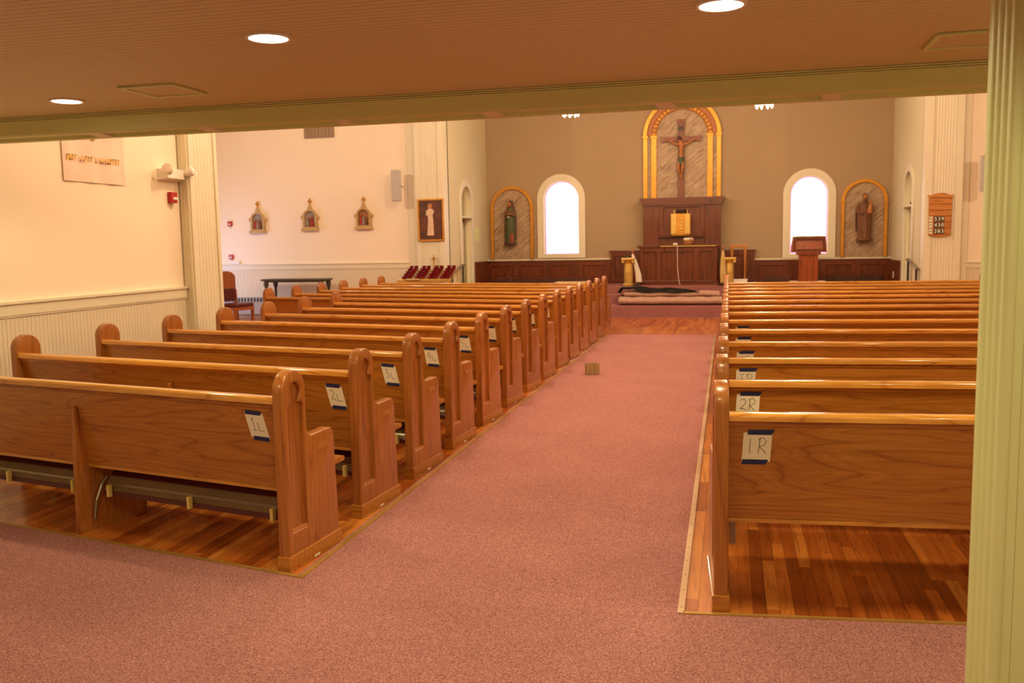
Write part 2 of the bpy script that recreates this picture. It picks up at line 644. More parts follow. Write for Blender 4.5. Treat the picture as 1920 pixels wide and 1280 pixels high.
# --- cased pillars
def pillar(name, label, x0, x1, y0, y1, h, flute, groove=0.05, mat='trim', z0=0.0):
    """square cased pillar; flute lists faces that carry beaded boards: n (towards camera), e (+x), w (-x)"""
    p = thing(name, label, 'pillar', ((x0 + x1) / 2, (y0 + y1) / 2, z0))
    cx, cy = (x0 + x1) / 2, (y0 + y1) / 2
    MB().box((x0 - cx, y0 - cy, 0), (x1 - cx, y1 - cy, h)).build('shaft', mat, p)
    for face in flute:
        if face == 'n':
            a, b = x0, x1
        else:
            a, b = y0, y1
        e = 0.12 if face == 'n' and (b - a) > 0.3 else (0.05 if (b - a) > 0.3 else 0.02)
        # corner boards
        for s0, s1 in ((a, a + e), (b - e, b)):
            m = MB()
            if face == 'n':
                m.box((s0 - cx, y0 - cy - 0.018, 0), (s1 - cx, y0 - cy, h))
            elif face == 'e':
                m.box((x1 - cx, s0 - cy, 0), (x1 - cx + 0.018, s1 - cy, h))
            else:
                m.box((x0 - cx - 0.018, s0 - cy, 0), (x0 - cx, s1 - cy, h))
            m.build('corner_board', mat, p)
        n = max(3, round((b - a - 2 * e) / groove))
        wd = (b - a - 2 * e) / n
        for i in range(n):
            s0 = a + e + i * wd + 0.002
            s1 = s0 + wd - 0.004
            pr = arc((s0 + s1) / 2, 0, (s1 - s0) / 2, 180, 0, 6, 0.026 if mat == 'sage' else 0.006)
            m = MB()
            if face == 'n':
                m.prism([(q[0] - cx, y0 - cy - q[1]) for q in pr], 0, h, 'z')
            elif face == 'e':
                m.prism([(x1 - cx + q[1], q[0] - cy) for q in pr], 0, h, 'z')
            else:
                m.prism([(x0 - cx - q[1], q[0] - cy) for q in pr], 0, h, 'z')
            m.build('bead_board', mat, p, smooth=True)
    return p


# nearest pillar at the right edge of the view
p = pillar('pillar', 'pale sage cased pillar with reeded side, close at the right edge', 0.706, 0.98, 2.545, 2.765, LOWC, 'w', 0.06, 'sage')
m = MB()
m.tube([(0.702 - 0.843, 2.532 - 2.645, 0), (0.702 - 0.843, 2.532 - 2.645, LOWC)], 0.017, 14)
m.build('corner_bead', 'sage', p, smooth=True)
MB().box((0.716 - 0.843, 2.522 - 2.645, 0), (0.738 - 0.843, 2.53 - 2.645, LOWC)).build('corner_board', 'sage', p)
MB().box((0.7395 - 0.843, 2.524 - 2.645, 0), (0.98 - 0.843, 2.53 - 2.645, LOWC)).build('front_board', 'sage', p)
# pillar at the end of the left nave wall
pillar('pillar', 'cream beaded pillar ending the left wall by the emergency light', LW - 0.1, -5.195, 8.02, 8.52, HIGH, 'en', 0.055, 'trim')
# pillars flanking the chancel
pillar('pillar', 'tall beaded cream pillar carrying the framed religious painting', -6.43, CL, 18.2, 18.55, HIGH, 'n', 0.05, 'trim')
pillar('pillar', 'tall beaded cream pillar carrying the oak hymn board', CR, 4.17, 18.2, 18.55, HIGH, 'n', 0.05, 'trim')
struct(MB().box((-6.62, TY - 0.04, 0), (-6.43, TY, HIGH)).build('trim_7', 'trim'))
struct(MB().box((4.17, TY - 0.04, 0), (4.30, TY, HIGH)).build('trim_8', 'trim'))

# --- altar wall with two arched windows
WL = (-4.36, -3.52, 1.23, 2.60)
WR = (1.375, 2.185, 1.15, 2.54)
holes = [arched(a, b, c, d) for a, b, c, d in (WL, WR)]
me = sheet([(CL - 0.2, 0.0), (CR + 0.2, 0.0), (CR + 0.2, HIGH), (CL - 0.2, HIGH)], holes, 0.24, 0, T(0, AY + 0.12, 0) @ XZ)
struct(link('wall_altar', me, 'chancel'))
for i, (a, b, c, d) in enumerate((WL, WR)):
    wn = thing('window_%d' % (i + 1), ('bright arched stained glass window beside the green robed statue', 'bright arched stained glass window behind the wooden lectern')[i], 'window', ((a + b) / 2, AY, c))
    wn['kind'] = 'structure'
    cx = (a + b) / 2
    hw = (b - a) / 2
    me = sheet([(-hw - 0.17, -0.055), (hw + 0.17, -0.055)] + arc(0, d - c, hw + 0.17, 0, 180, 22), [[(-hw, 0.0), (hw, 0.0)] + arc(0, d - c, hw, 0, 180, 22)], 0.04, 0.008, T(0, -0.02, 0) @ XZ)
    link('casing', me, 'trim', wn)
    me = sheet([(-hw + 0.01, 0.05), (hw - 0.01, 0.05)] + arc(0, d - c, hw - 0.01, 0, 180, 22), [], 0.01, 0, T(0, 0.16, 0) @ XZ)
    pn = link('pane', me, 'pane', wn)
    me = sheet([(-hw + 0.005, 0.05), (hw - 0.005, 0.05)] + arc(0, d - c, hw - 0.005, 0, 180, 22), [[(-hw + 0.03, 0.075), (hw - 0.03, 0.075)] + arc(0, d - c, hw - 0.03, 0, 180, 22)], 0.012, 0, T(0, 0.152, 0) @ XZ)
    link('border_pane', me, 'pane_rose', wn)
    # leaded medallion and jewels
    me = sheet(arc(0, 0.9, 0.2, 0, 345, 22), [arc(0, 0.9, 0.188, 0, 345, 22)], 0.008, 0, T(0, 0.151, 0) @ XZ)
    link('medallion_came', me, 'pane_lines', wn)
    for jx in (-0.24, 0, 0.24):
        for jz in (0.42, 0.72, 1.12):
            if jx == 0 and jz > 0.5:
                continue
            link('jewel_pane', sheet(arc(jx, jz, 0.017, 0, 315, 8), [], 0.008, 0, T(0, 0.151, 0) @ XZ), 'pane_lines', wn)
    MB().box((-hw - 0.02, -0.05, -0.05), (hw + 0.02, 0.16, 0.05)).build('sill', 'trim', wn)

# --- chancel side walls with arched niches over doors
for side, x, nm, sgn in ((0, CL, 'wall_chancel_left', -1), (1, CR, 'wall_chancel_right', 1)):
    y0, y1, zt = (19.40, 20.20, 2.86) if side == 0 else (19.30, 20.10, 2.86)
    r = (y1 - y0) / 2
    hole = arched(y0, y1, 0.62, zt - r)
    me = sheet([(18.5, 0), (AY, 0), (AY, HIGH), (18.5, HIGH)], [hole], 0.2, 0, T(x + sgn * 0.1, 0, 0) @ YZ)
    wo = struct(link(nm, me, 'sage' if side == 0 else 'trim'))
    wo.data.materials[0] = M['chancel_side']
    dr = thing('door_%d' % (side + 1), ('arched doorway with shelf in the left chancel wall', 'arched doorway with shelf in the right chancel wall')[side], 'doorway', (x, (y0 + y1) / 2, 0.6))
    dr['kind'] = 'structure'
    me = sheet([(-r - 0.14, 0), (r + 0.14, 0)] + arc(0, zt - r - 0.6, r + 0.14, 0, 180, 20), [[(-r, -0.01), (r, -0.01)] + arc(0, zt - r - 0.6, r, 0, 180, 20)], 0.03, 0.006, T(-sgn * 0.015, 0, 0) @ YZ)
    link('casing', me, 'trim', dr)
    MB().box((sgn * 0.2, -r - 0.02, 0), (sgn * 0.23, r + 0.02, zt - 0.55)).build('back_panel', 'trim', dr)
    MB().box((-sgn * 0.05, -r - 0.01, 1.54), (sgn * 0.2, r + 0.01, 1.58), 0.006).build('shelf', 'trim', dr)
    if side == 0:
        me = sheet([(-r * 0.95, 1.60), (-r * 0.55, 1.60), (-r * 0.5, 1.95), (-r * 0.7, 2.12), (-r * 0.95, 1.9)], [], 0.02, 0, T(sgn * 0.19, 0, 0) @ YZ)
        link('dark_pane', me, 'slot', dr)
    else:
        MB().lathe([(0.02, 0), (0.025, 0.03), (0.01, 0.06)], (sgn * 0.02, -0.1, 1.58), 10).build('shelf_knob', 'dark_metal', dr)
    MB().box((sgn * 0.15, -r + 0.1, 0.1), (sgn * 0.2, r - 0.1, 1.45), 0.006).build('door_leaf', 'trim', dr)
# flat access panel on the left chancel wall
tag(MB().box((CL, 20.5, 1.62), (CL + 0.012, 20.9, 1.95), 0.003).build('wall_panel', 'sage'), 'small pale panel on wall beside left chancel doorway', 'panel')

# --- dark wainscot of the chancel
def wainscot(name, x0, x1, top, label, n):
    wp = thing(name, label, 'wainscot', ((x0 + x1) / 2, AY, 0.42))
    cx = (x0 + x1) / 2
    z = 0.42
    MB().box((x0 - cx, -0.05, 0), (x1 - cx, 0, top - z - 0.04)).build('backing', 'dark_wood', wp)
    MB().box((x0 - cx, -0.085, top - z - 0.04), (x1 - cx, 0, top - z)).build('cap', 'dark_wood_x', wp)
    MB().box((x0 - cx, -0.03, top - z), (x1 - cx, 0, top - z + 0.035)).build('ledge', 'trim', wp)
    w_ = (x1 - x0) / n
    for i in range(n):
        a = x0 - cx + i * w_
        me = sheet([(a + 0.005, 0.02), (a + w_ - 0.005, 0.02), (a + w_ - 0.005, top - z - 0.045), (a + 0.005, top - z - 0.045)], [[(a + 0.1, 0.1), (a + w_ - 0.1, 0.1), (a + w_ - 0.1, top - z - 0.13), (a + 0.1, top - z - 0.13)]], 0.03, 0.005, T(0, -0.062, 0) @ XZ)
        link('panel_frame', me, 'dark_wood', wp)
    return wp


wainscot('wainscot', CL + 0.001, -2.74, 1.125, 'dark wood wainscot left of the altar', 4)
wainscot('wainscot', 0.60, CR - 0.001, 1.07, 'dark wood wainscot behind the lectern', 4)
for i, (x, s, y0, top) in enumerate(((CL, 1, 20.36, 1.135), (CR, -1, 20.26, 1.05))):
    wp = thing('wainscot', ('short dark wainscot on left chancel side wall', 'short dark wainscot on right chancel side wall')[i], 'wainscot', (x + s * 0.004, y0, 0.42))
    MB().box((0, 0, 0), (s * 0.05, AY - y0 - 0.09, top - 0.46)).build('backing', 'dark_wood', wp)
    MB().box((0, 0, top - 0.46), (s * 0.08, AY - y0 - 0.09, top - 0.42)).build('cap', 'dark_wood', wp)
# dark heater grilles along the chancel wainscot
for i, (a, b) in enumerate(((-5.6, -3.2), (0.75, 1.40), (1.88, 3.35))):
    g = thing('heater_grille', ('long dark heater grille under the left wainscot', 'short dark heater grille between altar and lectern', 'dark heater grille right of the lectern')[i], 'heater', ((a + b) / 2, AY - 0.09, 0.42))
    MB().box(((a - b) / 2, -0.10, 0), ((b - a) / 2, 0, 0.30)).build('casing', 'dark_wood', g)
    n = int((b - a) / 0.06)
    for k in range(n):
        xx = (a - b) / 2 + 0.03 + k * 0.06
        MB().box((xx, -0.108, 0.10), (xx + 0.03, -0.10, 0.27)).build('slat', 'slot', g)

# --- chancel platform and steps
st = tag(MB().box((CL + 0.002, 18.5, 0), (CR - 0.002, 19.449, 0.225), 0.012).build('lower_step', 'carpet_dark'), 'broad rose carpeted step at the chancel front', 'step')
st = tag(MB().box((CL + 0.002, 19.45, 0), (CR - 0.002, AY - 0.001, 0.415), 0.012).build('upper_platform', 'carpet_dark'), 'rose carpeted upper platform in front of altar wall', 'platform')
st = tag(MB().box((-2.738, 20.05, 0.416), (0.598, AY - 0.001, 0.565), 0.012).build('altar_predella', 'carpet_dark'), 'low carpeted platform directly under the altar', 'platform')

# --- ceilings
struct(MB().box((LW, -2.8, LOWC), (RW, BY + 0.02, LOWC + 0.1)).build('ceiling', 'bead_ceiling'), 'low beadboard ceiling under the gallery')
struct(MB().box((LT, 5.0, HIGH), (RT, AY + 0.3, HIGH + 0.1)).build('ceiling_nave', 'white_ceiling'))
struct(MB().box((LW, BY + 0.05, LOWC + 0.02), (RW, BY + 0.2, HIGH)).build('wall_gallery_front', 'plaster'))

# --- beam
bm_ = thing('beam', 'long pale sage beam across the room with small soffit blocks', 'beam', (0, BY, 0))
MB().box((LW, -0.02, 2.335), (RW, 0.06, LOWC)).build('face_board', 'sage', bm_)
for k in range(3):
    MB().box((LW, -0.03 - 0.006 * k, LOWC - 0.032 + 0.011 * k), (RW, -0.02, LOWC - 0.024 + 0.011 * k), 0.002).build('moulding', 'sage', bm_)
MB().box((LW, 0.0, 2.330), (RW, 0.20, 2.336)).build('soffit', 'sage', bm_)
MB().box((LW, 0.10, 2.308), (RW, 0.15, 2.330)).build('track', 'sage', bm_)
for x in (-4.06, -3.26, -2.33, -1.38, -0.37, 0.52, 1.45, 2.35):
    MB().hexa([(x - 0.05, 0.01, 2.329), (x + 0.05, 0.01, 2.329), (x + 0.08, 0.10, 2.309), (x - 0.02, 0.10, 2.309),
               (x - 0.05, 0.01, 2.335), (x + 0.05, 0.01, 2.335), (x + 0.08, 0.10, 2.335), (x - 0.02, 0.10, 2.335)]).build('soffit_block', 'trim', bm_)

# --- ceiling hatches
for i, (x, y) in enumerate(((-3.08, 4.56), (1.06, 4.59))):
    h = thing('ceiling_hatch', ('square ceiling hatch between the two left downlights', 'square ceiling hatch beside the nearest pillar')[i], 'hatch', (x, y, LOWC))
    me = sheet([(-0.17, -0.17), (0.17, -0.17), (0.17, 0.17), (-0.17, 0.17)], [[(-0.145, -0.145), (0.145, -0.145), (0.145, 0.145), (-0.145, 0.145)]], 0.014, 0.003, T(0, 0, -0.007))
    link('frame', me, 'sage', h)
    MB().box((-0.145, -0.145, -0.006), (0.145, 0.145, 0)).build('door_panel', 'bead_ceiling', h)

# --- recessed downlights
DL = [(-1.904, 3.586, 'bright recessed downlight, middle one of the low ceiling'), (-3.818, 4.69, 'bright recessed downlight at the far left of the low ceiling'), (-0.034, 3.622, 'bright recessed downlight at the top edge above the aisle')]
for x, y, lb in DL:
    d = thing('recessed_light', lb, 'ceiling light', (x, y, LOWC), group='recessed downlights in the low ceiling')
    me = sheet(arc(0, 0, 0.098, 0, 348, 30), [arc(0, 0, 0.082, 0, 348, 30)], 0.012, 0.003, T(0, 0, -0.004))
    link('trim_ring', me, 'white', d)
    MB().lathe([(0.083, 0), (0.083, 0.004), (0.06, 0.006)], (0, 0, -0.008), 28).build('lens', 'lens', d)
    lamp('downlight_lamp', 'SPOT', (0, 0, -0.02), LOW_W * 4, LOW_COL, 0.08, d, spot=158, blend=0.3).rotation_euler = (0, 0, 0)
for x, y in ((1.85, 3.62), (-3.8, 1.2), (-1.9, 1.2), (-0.03, 1.2), (1.85, 1.2), (-1.9, -1.2), (0.9, -1.2)):
    lamp('downlight_lamp', 'SPOT', (x, y, LOWC - 0.02), LOW_W * (4 if y > 3 else 2.6), LOW_COL, 0.08, None, spot=158, blend=0.3)

# --- chandeliers, only their lit lower edge shows under the beam
for i, (x, z) in enumerate(((-2.892, 3.925), (0.602, 3.90))):
    ch = thing('chandelier', ('lit chandelier edge under beam, left of the gold arch', 'lit chandelier edge under beam, right of the gold arch')[i], 'chandelier', (x, 17.0, z))
    MB().lathe([(0.01, 0.05), (0.15, 0.05), (0.17, 0.07), (0.15, 0.10), (0.01, 0.11)], (0, 0, 0), 24).build('glass_bowl', 'bulb', ch)
    MB().tube([(0, 0, 0.1), (0, 0, HIGH - z)], 0.012).build('rod', 'brass', ch)
    for k in range(8):
        a = 2 * math.pi * k / 8 + 0.3
        MB().lathe([(0.008, -0.03), (0.02, 0.0), (0.026, 0.05), (0.012, 0.10)], (0.14 * math.cos(a), 0.14 * math.sin(a), 0.0), 10).build('glass_drop', 'bulb', ch)
    lamp('chandelier_lamp', 'POINT', (0, 0, 0.5), NAVE_W * 0.9, NAVE_COL, 0.2, ch)

# ================================================================== carpets
cp = [(-5.25, -2.7), (3.05, -2.7), (3.05, 3.88), (0.94, 3.80), (-0.17, 3.69), (-0.18, 15.0), (-1.985, 15.0), (-1.985, 3.76), (-5.25, 4.475)]
me = sheet(cp, [], 0.010, 0, T(0, 0, 0.005))
tag(link('carpet', me, 'carpet'), 'dusty rose speckled carpet over the entrance and centre aisle', 'carpet')
tag(MB().box((-5.25, 4.9, 0), (-5.02, 7.95, 0.008)).build('side_carpet', 'carpet'), 'narrow rose carpet strip along the left wall', 'carpet')


def strip(pts, wd, mat, label, screws=0):
    p0, p1 = Vector(pts[0]), Vector(pts[1])
    d = (p1 - p0).normalized()
    n = Vector((-d.y, d.x))
    t_ = thing('carpet_strip', label, 'edge strip', (p0.x, p0.y, 0))
    L = (p1 - p0).length
    m = MB()
    q = [Vector((0, 0)), d * L, d * L + n * wd, n * wd]
    m.prism([(v.x, v.y) for v in q], 0.0102, 0.0155, 'z')
    m.build('strip', mat, t_)
    for k in range(screws):
        c = d * (0.06 + k * 0.19) + n * (wd * 0.5)
        MB().lathe([(0.005, 0.0155), (0.005, 0.0165), (0.002, 0.017)], (c.x, c.y, 0), 8).build('screw', 'steel', t_)
    return t_


strip(((-0.168, 3.67), (-0.185, 15.0)), 0.028, 'strip', 'pale metal carpet strip along the right side of the aisle', 16)
strip(((-1.97, 15.0), (-1.965, 3.745)), 0.026, 'gold_strip', 'gilt carpet strip along the left side of the aisle')
strip(((-0.17, 3.667), (1.6, 3.835)), 0.022, 'gold_strip', 'gilt carpet strip before the first right pew')
strip(((-5.25, 4.46), (-1.965, 3.745)), 0.022, 'gold_strip', 'gilt carpet strip before the first left pew')


# ================================================================== pews
TH = 0.058


def end_meshes():
    y0 = -0.10
    out = [(0, 0.0), (0, 0.876)] + arc(0.1, 0.876, 0.1, 180, 0, 16)[1:] + [(0.2, 0.69)] + arc(0.245, 0.675, 0.045, 180, 270, 5)[1:] + [(0.40, 0.634)] + arc(0.41, 0.594, 0.04, 90, 5, 6)[1:] + [(0.478, 0.0)]
    ins = [(0.042, 0.185), (0.178, 0.18), (0.178, 0.785)] + arc(0.152, 0.79, 0.026, 0, 110, 5)[1:] + arc(0.11, 0.868, 0.047, -38, 218, 12) + arc(0.068, 0.79, 0.026, 70, 180, 5)[:-1] + [(0.042, 0.785)]
    out = [(a + y0, b) for a, b in out]
    ins = [(a + y0, b) for a, b in ins]
    me1 = sheet(out, [ins], TH, 0.007, YZ)
    gro = [(a, b) for a, b in ins]
    me2 = sheet(gro, [], TH - 0.044, 0, YZ)
    for me_ in (me1, me2):
        for p_ in me_.polygons:
            p_.use_smooth = True
        me_.set_sharp_from_angle(angle=R(40))
    sill = MB().prism([(y0 + 0.04, 0.176), (y0 + 0.18, 0.171), (y0 + 0.18, 0.192), (y0 + 0.04, 0.197)], -TH / 2 + 0.004, TH / 2 - 0.004, 'x').mesh('sill')
    pl = MB().box((-TH / 2 - 0.007, y0 - 0.007, 0), (TH / 2 + 0.007, y0 + 0.488, 0.077), 0.004).mesh('plinth')
    me1.name, me2.name = 'end_panel', 'inset_panel'
    me3 = sheet(out, [], TH, 0.007, YZ)
    for p_ in me3.polygons:
        p_.use_smooth = True
    me3.set_sharp_from_angle(angle=R(40))
    me3.name = 'wall_end_panel'
    return me1, me2, sill, pl, me3


END, INSET, SILL, PLINTH, END_PLAIN = end_meshes()


def sweep(prof, x0, x1):
    return MB().prism(prof, x0, x1, 'x')


def make_pew(s, L, kneel, plates, end_rot):
    """s=-1 extends to local -x, s=+1 to local +x; aisle end stands at the origin"""
    root = bpy.data.objects.new('church_pew', None)
    C.objects.link(root)
    root.empty_display_size = 0.1
    for k, (x, rz) in enumerate(((0, end_rot), (s * L, 0))):
        e = link('end_panel', END if k == 0 else END_PLAIN, 'oak_z', root)
        e.location.x = x
        e.rotation_euler.z = rz
        link('plinth', PLINTH, 'oak_x', e)
        if k == 0:
            link('inset_panel', INSET, 'oak_z', e)
            link('inset_sill', SILL, 'oak_light', e)
            if plates:
                f = -s * TH / 2
                MB().box((f, 0.186, 0.540), (f - s * 0.003, 0.286, 0.568)).build('name_plate', 'plate', e)
                MB().box((f - s * 0.007, 0.11, 0.010), (f - s * 0.009, 0.16, 0.019)).build('floor_tag', 'tag', e)
    a, b = s * 0.028, s * (L - 0.028)
    sweep([(-0.062, 0.822), (-0.042, 0.822), (0.032, 0.378), (0.012, 0.378)], a, b).build('back_panel', 'oak_x', root)
    sweep([(0.006, 0.364), (0.038, 0.364), (0.038, 0.380), (0.006, 0.380)], a, b).build('bottom_rail', 'oak_cap', root)
    cap = [(-0.087, 0.818), (-0.022, 0.818)] + arc(-0.034, 0.838, 0.012, 0, 90, 4) + arc(-0.070, 0.834, 0.017, 90, 180, 6)
    sweep(cap, a, b).build('cap_rail', 'oak_cap', root, smooth=True)
    sweep([(-0.066, 0.795), (-0.036, 0.795), (-0.034, 0.819), (-0.074, 0.819)], a, b).build('under_rail', 'oak_x', root)
    sweep([(0.02, 0.395), (0.45, 0.425), (0.462, 0.435), (0.455, 0.45), (0.02, 0.42)], a, b).build('seat', 'oak_x', root)
    nb = 1 if L < 3.2 else 2
    bx = [L * (k + 1) / (nb + 1) for k in range(nb)]
    for q in bx:
        c = s * q
        sweep([(-0.085, 0.0), (0.38, 0.0), (0.42, 0.40), (0.02, 0.392), (0.03, 0.372), (-0.036, 0.705), (-0.052, 0.714), (-0.066, 0.70)], c - 0.014, c + 0.014).build('mid_support', 'oak_z', root)
    if kneel:
        ed = [0.0] + bx + [L]
        for q0, q1 in zip(ed[:-1], ed[1:]):
            x0, x1 = q0 + 0.065, q1 - 0.065
            kb = sweep([(0.052, 0.225), (0.064, 0.222), (0.112, 0.292), (0.100, 0.296)], s * x0, s * x1).build('kneeler', 'kneel_board', root)
            sweep([(0.064, 0.205), (0.11, 0.19), (0.165, 0.28), (0.128, 0.328), (0.104, 0.298)], s * x0, s * x1).build('kneeler_pad', 'red_pad', kb)
            sweep([(0.044, 0.200), (0.062, 0.192), (0.070, 0.212), (0.050, 0.224)], s * x0, s * x1).build('lower_edge', 'red_pad', kb)
            sweep([(0.066, 0.252), (0.072, 0.248), (0.080, 0.258), (0.073, 0.263)], s * (x0 + 0.05), s * (x1 - 0.05)).build('channel', 'steel', kb)
            for fx in (x0 + 0.10, (x0 + x1) / 2, x1 - 0.06):
                MB().box((s * fx - 0.010, 0.022, 0.196), (s * fx + 0.010, 0.046, 0.262), 0.002).build('rubber_foot', 'rubber', kb)
            for hx in (x0 - 0.03, x1 + 0.03):
                MB().tube([(s * hx, 0.0, 0.07), (s * hx, 0.02, 0.17), (s * hx, 0.06, 0.25), (s * hx, 0.10, 0.29)], 0.009, 6).build('hinge_arm', 'steel', kb)
    else:
        for q in (0.06, L * 0.5 - 0.10):
            MB().box((s * q - 0.012, 0.09, 0.24), (s * q + 0.012, 0.12, 0.352)).build('bracket', 'steel', root)
    return root


AL, AR = 0.2142, 0.0649
PL = [(-2.0606, 3.92 + 0.88 * i) for i in range(14)]
PR = [(-0.0261, 3.832 + 0.8826 * i) for i in range(14)]
L1, L2, R1, R2 = 2.9033, 4.5611, 2.62, 3.95
ORD = ['first', 'second', 'third', 'fourth', 'fifth', 'sixth', 'seventh', 'eighth', 'ninth', 'tenth', 'eleventh', 'twelfth', 'thirteenth', 'fourteenth']
protoL = [make_pew(-1, L1, True, True, R(6.5)), make_pew(-1, L2, True, True, R(6.5))]
protoR = [make_pew(1, R1, False, False, 0), make_pew(1, R2, False, False, 0)]
pews = {}
for side, pos, protos, rot, nm in (('L', PL, protoL, -AL, 'left'), ('R', PR, protoR, AR, 'right')):
    used = [False, False]
    for i, (x, y) in enumerate(pos):
        k = 0 if i < 8 else 1
        o = protos[k] if not used[k] else copy_tree(protos[k])
        used[k] = True
        o.location = (x, y, 0)
        o.rotation_euler = (0, 0, rot)
        if i < (9 if side == 'L' else 6):
            lb = 'honey oak pew, %s row of the %s block, paper %d%s on its back' % (ORD[i], nm, i + 1, side)
        else:
            lb = 'honey oak pew, %s row of the %s block counted from the camera' % (ORD[i], nm)
        tag(o, lb, 'pew', 'oak pews in the %s block' % nm)
        pews[side, i] = Matrix.Translation((x, y, 0)) @ Matrix.Rotation(rot, 4, 'Z')

# --- taped paper signs with handwritten row numbers
STROKE = {
    '1': [[(0.15, 0.78), (0.35, 1.0), (0.35, 0.0)], [(0.12, 0.0), (0.6, 0.02)]],
    '2': [[(0.05, 0.85), (0.25, 1.0), (0.5, 0.9), (0.52, 0.65), (0.3, 0.4), (0.05, 0.15), (0.3, 0.2), (0.65, 0.05)]],
    '3': [[(0.05, 0.95), (0.45, 0.98), (0.25, 0.62), (0.5, 0.45), (0.45, 0.12), (0.05, 0.05)]],
    '4': [[(0.45, 0.0), (0.42, 1.0), (0.02, 0.4), (0.65, 0.42)]],
    '5': [[(0.55, 1.0), (0.15, 0.98), (0.1, 0.6), (0.45, 0.6), (0.5, 0.25), (0.3, 0.02), (0.05, 0.08)]],
    '6': [[(0.45, 1.0), (0.15, 0.65), (0.08, 0.25), (0.28, 0.0), (0.52, 0.2), (0.4, 0.45), (0.12, 0.35)]],
    '7': [[(0.05, 0.95), (0.55, 1.0), (0.25, 0.0)]],
    '8': [[(0.45, 0.9), (0.2, 1.0), (0.12, 0.75), (0.5, 0.3), (0.3, 0.0), (0.08, 0.22), (0.45, 0.75), (0.45, 0.9)]],
    '9': [[(0.5, 0.9), (0.2, 0.98), (0.1, 0.7), (0.35, 0.55), (0.5, 0.85), (0.45, 0.0)]],
    'L': [[(0.05, 0.8), (0.1, 0.0), (0.6, 0.05)]],
    'R': [[(0.05, 0.0), (0.12, 1.0)], [(0.0, 0.9), (0.35, 1.05), (0.6, 0.8), (0.45, 0.55), (0.1, 0.45), (0.6, 0.0)]],
    'I': [[(0.2, 0.0), (0.22, 0.95)]],
}


def paper_sign(side, i, u0, z0, shear, tape_shift, lean):
    """u0: distance of the sheet centre from the aisle end; z0 centre height"""
    s = -1 if side == 'L' else 1
    base = pews[side, i]
    yy = -0.062 + (0.822 - z0) * 0.1667 - 0.0016
    mw = base @ Matrix.Translation((s * u0, yy, z0)) @ Matrix.Rotation(R(9.46), 4, 'X') @ Matrix.Rotation(lean, 4, 'Y')
    t_ = thing('paper_sign', 'paper sign with handwritten %d%s held by blue tape on a pew back' % (i + 1, side), 'sign', group='taped row number papers')
    t_.matrix_world = mw
    w_, h_ = 0.115, 0.128
    q = [(-w_ / 2 - shear, h_ / 2), (w_ / 2 - shear, h_ / 2), (w_ / 2 + shear, -h_ / 2), (-w_ / 2 + shear, -h_ / 2)]
    MB().prism(q, -0.0012, 0.0, 'y').build('paper', 'paper', t_)
    for sg in (1, -1):
        c = -sg * shear + sg * tape_shift * 0.5
        zc = sg * (h_ / 2 + 0.002)
        wd = 0.05
        q = [(c - wd, zc - 0.011), (c + wd - 0.004, zc - 0.011), (c + wd + 0.004 + tape_shift * 0.3, zc + 0.011), (c - wd + 0.004, zc + 0.011)]
        MB().prism(q, -0.0024, -0.0013, 'y').build('tape', 'tape', t_)
    txt = ('I' if (side == 'R' and i == 0) else str(i + 1)) + side
    m_ = MB()
    xs = -w_ / 2 + 0.018
    for c_ in txt:
        hh = 0.066 if c_ != 'L' else 0.054
        for line in STROKE[c_ if c_ in STROKE else 'I']:
            pts = []
            for a_, b_ in zip(line[:-1], line[1:]):
                for k in range(3):
                    f_ = k / 3
                    pts.append((a_[0] + (b_[0] - a_[0]) * f_, a_[1] + (b_[1] - a_[1]) * f_))
            pts.append(line[-1])
            m_.tube([(xs + px * 0.055 - (pz - 0.5) * hh / h_ * 2 * shear * 0.8, -0.0016, -0.026 + pz * hh) for px, pz in pts], 0.0012, 5)
        xs += 0.044 if len(txt) == 2 else 0.032
    m_.build('handwriting', 'ink', t_)


SIGN_L = {0: (0.168, 0.698, 0.014), 1: (0.15, 0.692, 0.012), 2: (0.155, 0.69, 0.012), 3: (0.155, 0.70, 0.008), 4: (0.15, 0.70, 0.007), 5: (0.15, 0.70, 0.004), 6: (0.16, 0.70, 0.005), 7: (0.15, 0.69, 0.006), 8: (0.15, 0.69, 0.005)}
for i, (u0, z0, sh) in SIGN_L.items():
    paper_sign('L', i, u0, z0, sh, -0.006, R(2))
SIGN_R = {0: (0.145, 0.702), 1: (0.125, 0.715), 2: (0.13, 0.712), 3: (0.14, 0.71), 4: (0.14, 0.715), 5: (0.145, 0.72)}
for i, (u0, z0) in SIGN_R.items():
    paper_sign('R', i, u0, z0, -0.003, 0.016, R(0))

# small ribbed tin box on the aisle carpet
tb = thing('tin_box', 'small open ribbed tin box standing on the aisle carpet', 'box', (-1.545, 10.40, 0.010), R(24))
m = MB()
for a, b in (((-0.075, -0.045), (0.075, -0.041)), ((-0.075, 0.041), (0.075, 0.045)), ((-0.075, -0.045), (-0.071, 0.045)), ((0.071, -0.045), (0.075, 0.045))):
    m.box((a[0], a[1], 0.003), (b[0], b[1], 0.135))
m.box((-0.075, -0.045, 0), (0.075, 0.045, 0.004))
m.build('body', 'tin', tb)
for k in range(8):
    x = -0.07 + k * 0.02
    MB().tube([(x, -0.047, 0.006), (x, -0.047, 0.132)], 0.0075, 6).build('rib', 'tin', tb, True)
for k in range(4):
    y = -0.035 + k * 0.022
    MB().tube([(-0.076, y, 0.006), (-0.076, y, 0.132)], 0.005, 6).build('rib', 'tin', tb, True)

